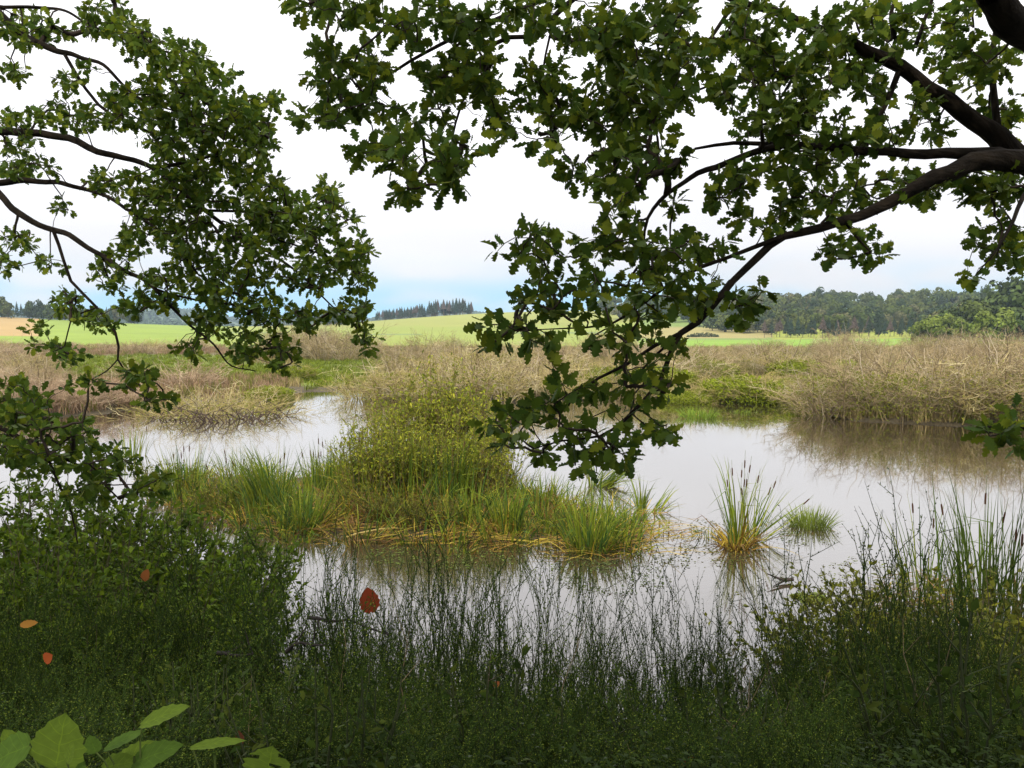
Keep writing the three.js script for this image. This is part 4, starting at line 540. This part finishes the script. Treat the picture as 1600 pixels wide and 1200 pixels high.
  const list = [[455, 4, 40, 10], [500, 10, 50, 14], [560, 22, 40, 22], [612, 32, 45, 26], [640, 62, 22, 22], [520, 108, 45, 40], [578, 100, 32, 36], [490, 180, 26, 24], [543, 176, 42, 24], [574, 148, 28, 28], [505, 80, 25, 18], [690, 20, 60, 22], [742, 100, 46, 55], [700, 112, 45, 42], [690, 150, 30, 22], [610, 172, 25, 12], [575, 236, 32, 22], [602, 216, 28, 22], [622, 250, 24, 18], [668, 196, 36, 28], [702, 248, 38, 38], [702, 285, 26, 16], [628, 298, 32, 13], [650, 278, 22, 18], [760, 165, 32, 22], [786, 186, 36, 18], [792, 208, 22, 10], [768, 135, 20, 16], [760, 26, 60, 30], [840, 26, 60, 26], [820, 100, 18, 12], [856, 122, 36, 32], [842, 152, 32, 24], [868, 190, 32, 28], [852, 225, 22, 16], [892, 162, 28, 20], [920, 40, 60, 40], [970, 60, 50, 50], [962, 118, 44, 50], [930, 190, 40, 36], [972, 226, 38, 32], [902, 272, 30, 13], [942, 282, 46, 14], [992, 170, 38, 38], [1032, 30, 50, 36], [1062, 76, 44, 46], [1022, 128, 38, 46], [1052, 150, 26, 22], [1030, 195, 25, 18], [1132, 118, 20, 38, 1.3], [1162, 60, 46, 46], [1200, 108, 56, 46, 1.2], [1190, 28, 56, 26], [1170, 186, 36, 16], [1242, 178, 46, 30, 1.2], [1270, 222, 56, 26], [1204, 212, 54, 16], [1272, 120, 46, 46, 1.2], [1290, 60, 36, 36], [1352, 28, 56, 26], [1332, 92, 36, 36, 1.2], [1370, 140, 36, 36], [1332, 198, 46, 34], [1392, 212, 36, 26], [1402, 50, 40, 36], [1440, 18, 30, 22], [1472, 60, 34, 36], [1512, 26, 34, 26], [1492, 108, 34, 34], [1446, 150, 24, 34], [1452, 200, 36, 26], [1532, 100, 34, 34], [1580, 182, 22, 36], [1532, 158, 26, 26], [1562, 96, 30, 30], [1482, 284, 56, 26], [1422, 296, 46, 26], [1542, 290, 46, 26], [1582, 280, 28, 36], [1362, 296, 46, 26], [1282, 258, 56, 22], [1252, 288, 38, 26], [1182, 268, 36, 26], [1152, 290, 36, 18], [1122, 312, 26, 12], [1062, 250, 26, 16], [1012, 252, 30, 26], [992, 300, 26, 20], [1052, 322, 24, 9], [1302, 318, 36, 22], [1242, 328, 46, 20], [1202, 348, 36, 16], [1342, 378, 44, 26], [1292, 392, 30, 12], [1372, 394, 16, 13], [1552, 312, 36, 20], [1532, 378, 26, 16], [1556, 370, 40, 26], [1572, 410, 30, 22], [1512, 432, 18, 9], [1582, 350, 22, 16], [1162, 342, 22, 12],
    [872, 370, 52, 20], [800, 392, 30, 11], [852, 408, 45, 15], [932, 388, 44, 34], [960, 350, 34, 26], [1012, 380, 44, 34], [1062, 400, 52, 34], [1112, 380, 34, 24], [1002, 430, 52, 28], [922, 440, 44, 24], [872, 452, 38, 15], [842, 440, 15, 7], [800, 476, 34, 13], [862, 482, 38, 15], [800, 510, 44, 20], [774, 530, 24, 14], [852, 530, 38, 15], [922, 508, 40, 25], [960, 545, 32, 14], [1002, 508, 34, 30], [1040, 460, 34, 34], [1100, 450, 34, 26], [1162, 468, 34, 18], [1184, 458, 15, 11], [1090, 480, 26, 20], [1152, 492, 15, 9], [872, 588, 28, 15], [922, 618, 44, 24], [1002, 588, 34, 34], [1042, 598, 15, 20], [800, 648, 46, 20], [862, 648, 40, 25], [772, 668, 22, 18], [812, 690, 34, 15], [852, 712, 34, 14], [902, 732, 20, 8], [922, 690, 40, 25], [972, 698, 34, 26], [1002, 680, 40, 15], [1040, 670, 15, 11], [960, 650, 34, 16], [902, 660, 34, 20], [1060, 545, 15, 20], [1550, 670, 40, 14], [1588, 655, 16, 24], [1592, 690, 12, 14]];
  const ends = sprays(list, dR, 350, 0.45).concat(overhead(V(2.6, 7.8, -2.2), V(5.4, 2.2, 5.2), 1500));
  console.log('right oak leaves', oak(root, [tk, R1, R2, R3, ...more], ends, { leaf: 0.074, k: 7, single: 300, bright: 1.25 }));
}
{
  rnd = RNG(160);
  const dL = (u, v) => v > 585 && u < 300 ? 5.2 : mixn(6.4, 5.7, sst(0, 550, u));
  const T = V(-7.4, 0, -6.6); T.y = height(T.x, T.z);
  const root = thing('oak_tree', 'left oak with slender arching branches and small dense leaves over the pond', 'tree', T);
  const tk = Object.assign([[T.clone().add(V(0, -0.3, 0)), 0.32], [T.clone().add(V(0, 0.4, 0)), 0.25], [T.clone().add(V(0.05, 2.5, 0)), 0.22], [V(-7.3, 5, -6.5), 0.2], [V(-7.2, 7, -6.4), 0.16], [V(-7, 9.5, -6.2), 0.09], [V(-6.9, 11, -6), 0.04]], { trunk: true });
  const o = (y, r) => [V(-7.3, y, -6.5), r];
  const L = [[o(5.2, 0.1), ...limb([[-60, 204, 20, 6.4], [0, 207, 18, 6.3], [60, 205, 16, 6.2], [110, 218, 14, 6.2], [165, 238, 12, 6.1], [200, 250, 11, 6.1], [240, 262, 10, 6], [275, 290, 9, 6], [320, 330, 8, 6], [370, 365, 7, 5.9], [420, 395, 6, 5.9], [470, 430, 4, 5.9], [515, 475, 3, 5.8], [555, 510, 2, 5.8]])],
    [o(4.9, 0.08), ...limb([[-60, 284, 14, 6.4], [0, 285, 13, 6.3], [60, 283, 11, 6.3], [110, 288, 9, 6.2], [170, 310, 7, 6.2], [220, 340, 6, 6.1], [270, 380, 5, 6.1], [310, 430, 3, 6.1]])],
    [o(4.8, 0.08), ...limb([[-50, 262, 15, 6.3], [0, 305, 13, 6.2], [40, 340, 12, 6.1], [80, 358, 11, 6.1], [120, 375, 10, 6], [160, 400, 9, 6], [200, 425, 8, 5.9], [240, 452, 7, 5.9], [290, 500, 5, 5.9], [330, 535, 4, 5.8], [360, 570, 3, 5.8], [400, 580, 2, 5.8]])],
    limb([[82, 359, 7], [95, 396, 6], [110, 440, 6], [140, 468, 5.5], [165, 500, 5], [185, 530, 5], [184, 562, 4], [205, 590, 3], [232, 612, 2]], 6), limb([[184, 562, 3], [165, 580, 2.5], [130, 598, 2]], 6), limb([[150, 480, 3], [110, 500, 3], [100, 540, 2.5], [80, 550, 2]], 6),
    [o(6.6, 0.1), ...limb([[-60, -10, 15, 6.5], [0, 22, 14, 6.4], [40, 55, 13, 6.4], [80, 78, 12, 6.3], [120, 88, 9, 6.3], [160, 100, 7, 6.2], [200, 140, 5, 6.2], [260, 170, 4, 6.1], [330, 180, 2.5, 6.1]])],
    [o(6.8, 0.07), ...limb([[-60, -4, 8, 6.3], [0, 10, 7, 6.2], [70, 12, 6, 6.2], [110, 20, 5, 6.2], [145, 42, 4, 6.2], [190, 60, 3, 6.2], [260, 80, 2, 6.1]])],
    limb([[240, 262, 7], [310, 250, 6], [370, 230, 4], [420, 190, 2.5]], 6), limb([[320, 330, 6], [400, 330, 5], [470, 330, 4], [510, 310, 2.5]], 5.9), limb([[370, 365, 5], [450, 380, 4], [510, 400, 3], [560, 425, 2]], 5.85), limb([[240, 452, 5], [310, 470, 4], [380, 480, 3.5], [430, 520, 2.5]], 5.9), limb([[100, 86, 7], [160, 170, 6], [220, 200, 5], [280, 220, 3]], 6.3),
    [[V(-7.35, 3.3, -6.3), 0.06], ...limb([[-80, 625, 13, 5.4], [0, 668, 10, 5.2], [40, 690, 9, 5.2], [72, 706, 8, 5.1], [110, 720, 6, 5.1], [150, 745, 5, 5.1], [185, 778, 3, 5.1]])], limb([[72, 706, 6], [90, 750, 5], [112, 800, 4], [122, 850, 2.5]], 5.1),
    [[V(-7.2, 7, -6.4), 0.1], [V(-5.4, 8, -4.4), 0.07], [V(-3.6, 8.4, -2.4), 0.05], [V(-2, 8.4, -0.4), 0.025]], [[V(-7.1, 8, -6.3), 0.08], [V(-5, 9.2, -5.8), 0.06], [V(-3, 9.6, -5), 0.03]]];
  const list = [[40, 45, 46, 30], [165, 28, 42, 32], [202, 54, 36, 32], [242, 76, 46, 26], [290, 92, 48, 26], [328, 124, 44, 30], [270, 130, 56, 40], [200, 168, 56, 36], [110, 180, 54, 22], [40, 192, 42, 30], [386, 170, 40, 26], [424, 163, 18, 20], [340, 190, 64, 40], [262, 202, 64, 40], [400, 212, 36, 30], [370, 252, 54, 36], [292, 252, 64, 36], [28, 250, 32, 36], [62, 256, 24, 14], [302, 300, 72, 36], [400, 300, 54, 36], [440, 330, 54, 26], [512, 298, 22, 20], [520, 338, 36, 26], [470, 370, 54, 36], [390, 362, 54, 36], [292, 362, 54, 36], [202, 290, 54, 24], [162, 282, 36, 16], [242, 332, 44, 26], [552, 388, 32, 20], [540, 420, 38, 24], [562, 440, 22, 14], [482, 430, 44, 26], [402, 420, 44, 26], [312, 410, 54, 30], [202, 380, 34, 30, 0.8], [100, 320, 22, 13, 0.7], [28, 370, 26, 24, 0.8], [13, 410, 20, 22], [78, 412, 34, 13, 0.6], [100, 470, 30, 20], [172, 430, 34, 32, 0.8], [252, 450, 52, 34], [352, 460, 44, 34], [412, 480, 44, 28], [472, 500, 34, 20], [440, 550, 28, 30], [390, 540, 34, 24], [332, 500, 34, 24], [562, 490, 28, 18], [572, 526, 18, 24], [526, 480, 20, 20], [150, 500, 34, 18], [75, 542, 34, 13], [112, 560, 24, 14], [62, 516, 18, 9], [215, 590, 34, 18], [238, 622, 38, 9], [130, 597, 34, 7], [292, 546, 24, 10], [202, 480, 24, 14], [120, 120, 34, 22, 0.6], [20, 120, 26, 22, 0.7], [90, 50, 30, 20, 0.6], [40, 640, 46, 34], [100, 680, 54, 28], [20, 602, 22, 12], [172, 722, 46, 24], [60, 722, 54, 20], [232, 762, 34, 24], [140, 770, 44, 20], [15, 690, 24, 40]];
  const ends = sprays(list, dL, 138, 0.6).concat(overhead(V(-5.4, 8.6, -4.2), V(4.8, 2.4, 5.2), 1300));
  console.log('left oak leaves', oak(root, [tk, ...L], ends, { leaf: 0.066, k: 7, single: 300, bright: 1.45 }));
}
// the oaks of the wood edge behind and beside the viewer, whose crowns shade the bank
for (const [i, x, z, h, rx] of [[0, -3.4, 4.6, 11, 4.6], [1, 4.2, 5.4, 12, 5], [2, 0.6, 9.5, 13, 5.4], [3, 10.5, -0.5, 12, 4.8], [4, -11.5, -0.5, 12, 5]]) {
  rnd = RNG(170 + i); const T = land(x, z), root = thing('oak_tree', ['oak behind the viewer on the left', 'oak behind the viewer on the right', 'oak farthest behind the viewer', 'oak on the bank beyond the right edge', 'oak on the bank beyond the left edge'][i], 'tree', T, 'oaks outside the view that shade the bank');
  const y = T.y, tk = Object.assign([[V(x, y - 0.3, z), 0.38], [V(x, y + 0.5, z), 0.3], [V(x, y + h * 0.4, z), 0.24], [V(x + 0.2, y + h * 0.8, z), 0.12], [V(x, y + h, z), 0.04]], { trunk: true }), lbs = [];
  for (let k = 0; k < 7; k++) { const a = k * 0.9 + rr(-0.2, 0.2), y0 = y + h * rr(0.3, 0.6); lbs.push([[V(x, y0, z), 0.1], [V(x + Math.cos(a) * rx * 0.5, y0 + 1, z + Math.sin(a) * rx * 0.5), 0.06], [V(x + Math.cos(a) * rx * 0.9, y0 + 1.5, z + Math.sin(a) * rx * 0.9), 0.02]]); }
  oak(root, [tk, ...lbs], overhead(V(x, y + h * 0.62, z), V(rx * 1.1, h * 0.4, rx * 1.1), 1300), { leaf: 0.16, k: 8, twig: 0.003 });
}
console.log('oaks');

// ---------------------------------------------------------------- big-leaved seedlings and coloured leaves in front
function broadLeaf(bp, tip, nrm, wid, o = {}) { // heart-shaped toothed blade from stalk to tip
  const s = new Shape(), L = tip.clone().sub(bp), y = L.clone().normalize(), z = nrm.clone().addScaledVector(y, -nrm.dot(y)).normalize(), x = y.clone().cross(z), len = L.length(), n = 11, rows = [];
  for (let k = 0; k <= n; k++) { const t = k / n, w = wid / 2 * Math.pow(Math.sin(Math.PI * clamp(Math.pow(t, o.skew ?? 0.75) * 0.97 + 0.03)), 0.75) * (k % 2 ? 1.08 : 0.93); const line = []; for (const q of [-1, -0.5, 0, 0.5, 1]) { const p = bp.clone().addScaledVector(y, len * t - Math.abs(q) * len * 0.06 * (1 - t)).addScaledVector(x, w * q).addScaledVector(z, (o.fold ?? 0.12) * Math.abs(q) * w - (o.curl ?? 0.12) * len * t * t + 0.02 * wid * Math.sin(k * 1.7 + q * 3)); line.push(s.v(p, z.clone().addScaledVector(x, -q * 0.2).normalize(), (q + 1) / 2, t)); } rows.push(line); }
  for (let k = 0; k < n; k++) for (let q = 0; q < 4; q++) { if (o.holes && ((k === 4 && q === 2) || (k === 6 && q === 0) || (k === 8 && q === 3))) continue; s.f(rows[k][q], rows[k][q + 1], rows[k + 1][q]); s.f(rows[k][q + 1], rows[k + 1][q + 1], rows[k + 1][q]); }
  return s.geo(false);
}
{
  const vein = grey(256, 256, (x, y) => { const q = 0.84 + 0.12 * per(x, y, 5, 3), v = Math.abs(x - 0.5) < 0.014 || Math.abs(((y * 6 - Math.abs(x - 0.5) * 3 + 4) % 1) - 0.5) < 0.035 ? 1.14 : 1; return [q * v, q * v, q * 0.9]; }); vein.colorSpace = THREE.SRGBColorSpace;
  const lm = [leafy(col(0.22, 0.33, 0.05), 0.45, { map: vein }), leafy(col(0.15, 0.26, 0.05), 0.45, { map: vein })];
  const seedling = (label, u, d, leaves) => {
    const x = (u - 800) / F * d, b = land(x, -d), g = thing('leafy_seedling', label, 'plant', b), top = b.clone(); top.y = at(u, leaves[0][1], d).y - 0.02; const s = new Shape(); s.tint = [0.09, 0.13, 0.03]; s.tube(curve(V(0, -0.05, 0), top.clone().sub(b), 0, 5, 0.02), [0.006, 0.006, 0.005, 0.005, 0.004, 0.003], 5); part('stem', s.geo(), M.wood, g);
    for (const [u1, v1, u2, v2, w, nx, ny, nz, m, o] of leaves) { const dd = d + (o?.dz ?? 0), a = at(u1, v1, dd), t = at(u2, v2, dd - (o?.tipNear ?? 0)); const lf = part('leaf', broadLeaf(a.clone().sub(b), t.clone().sub(b), V(nx, ny, nz), w / F * dd, o), lm[m], g); const k = new Shape(); k.tint = [0.12, 0.16, 0.04]; const near = top.clone().lerp(b, 0.25); k.tube(curve(near.sub(b), a.clone().sub(b), 0.08, 4, 0.03), [0.003, 0.003, 0.0025, 0.002, 0.002], 4); part('leaf_stalk', k.geo(), M.wood, lf); }
  };
  seedling('broad leaved green seedling in the lower left corner', 100, 1.75, [[88, 1198, 98, 1118, 88, 0.1, 0.55, 0.8, 0, { fold: 0.1 }], [45, 1165, -30, 1195, 60, 0.2, 0.7, 0.6, 1], [30, 1180, 5, 1140, 34, 0.3, 0.5, 0.7, 0, { dz: 0.05 }], [105, 1192, 112, 1160, 20, -0.2, 0.5, 0.8, 0, { dz: -0.08 }], [130, 1205, 60, 1215, 50, 0, 0.7, 0.6, 1]]);
  seedling('seedling with narrow pointed leaves right of the lower left corner', 190, 1.9, [[165, 1170, 222, 1138, 26, 0, 0.9, 0.35, 1, { skew: 0.9 }], [222, 1132, 292, 1098, 34, -0.1, 0.85, 0.4, 0, { skew: 0.85 }], [210, 1192, 282, 1160, 44, 0.1, 0.75, 0.5, 1], [185, 1195, 240, 1158, 34, 0.1, 0.6, 0.7, 0, { dz: 0.1 }], [150, 1175, 138, 1150, 30, -0.2, 0.5, 0.8, 1], [160, 1200, 215, 1186, 40, 0, 0.8, 0.5, 0]]);
  seedling('single long leaf seedling beside the pointed leaves', 320, 1.9, [[300, 1168, 382, 1150, 22, 0, 0.93, 0.3, 0, { skew: 0.9 }]]);
  seedling('insect holed round leaf seedling at the bottom edge', 425, 1.8, [[418, 1212, 424, 1168, 84, 0, 0.7, 0.7, 0, { holes: true }]]);
  // red and orange leaves caught in the broom
  for (const [u, v, d, len, wid, c, l, a] of [[577, 937, 5.35, 40, 32, [0.24, 0.045, 0.018], 'large red leaf caught upright in the broom', 1.7], [76, 1027, 3.6, 17, 19, [0.33, 0.075, 0.02], 'round orange leaf in the dark broom at the left', 0.6], [46, 974, 4.0, 28, 12, [0.42, 0.2, 0.04], 'small yellow orange leaf at the left edge', 0.2], [228, 898, 5.2, 20, 14, [0.28, 0.1, 0.03], 'dull brown orange leaf high in the left bush', 1.2], [1070, 1188, 2.7, 36, 14, [0.26, 0.08, 0.03], 'rust brown leaf at the bottom edge', 0.3], [375, 1150, 2.6, 26, 12, [0.14, 0.05, 0.025], 'dark withered leaf behind the long green leaf', 1.9], [776, 1068, 3.8, 12, 9, [0.28, 0.09, 0.03], 'tiny rust leaf in the middle of the broom', 0.8]]) { const c0 = at(u, v, d), dx = Math.cos(a) * len / 2 / F * d, dy = Math.sin(a) * len / 2 / F * d; single('autumn_leaf', broadLeaf(c0.clone().add(V(-dx, -dy, 0)), c0.clone().add(V(dx, dy, 0.01)), V(0.15, 0.35, 0.9), wid / F * d, { skew: 0.9, fold: 0.2 }), leafy(col(...c), 0.35), l, 'leaf'); }
  // grey fallen boughs in the broom
  for (const [pts, l] of [[[[340, 1020, 4.9], [365, 1024, 4.85], [395, 1022, 4.8]], 'short dark dead bough by the water gap on the left'], [[[445, 1020, 4.9], [458, 1008, 4.85], [470, 1004, 4.85], [505, 1008, 4.8]], 'dark crooked dead bough left of the red leaf'], [[[480, 965, 5.2], [510, 970, 5.2], [545, 968, 5.15], [608, 992, 5.1]], 'long dark dead bough just below the red leaf']]) { const s = new Shape(); s.tint = [0.03, 0.026, 0.025]; const p = pts.map(([u, v, d]) => at(u, v, d)), ln = []; p.forEach((q, i) => { if (i) ln.push(p[i - 1].clone().lerp(q, 0.5).add(rdir().multiplyScalar(0.012))); ln.push(q); }); s.tube(ln, (t) => 0.013 * (1 - 0.55 * t), 6); for (let i = 1; i < ln.length; i++) { const d = rdir(); s.tube([ln[i], ln[i].clone().addScaledVector(d, 0.06), ln[i].clone().addScaledVector(d, 0.13).add(V(0, 0.03, 0))], [0.006, 0.005, 0.002], 4); } single('dead_bough', s.geo(), M.wood, l, 'branch'); }
}
scene.traverse((o) => { if (o.isMesh) { o.castShadow = true; o.receiveShadow = true; } });
renderer.render(scene, camera);
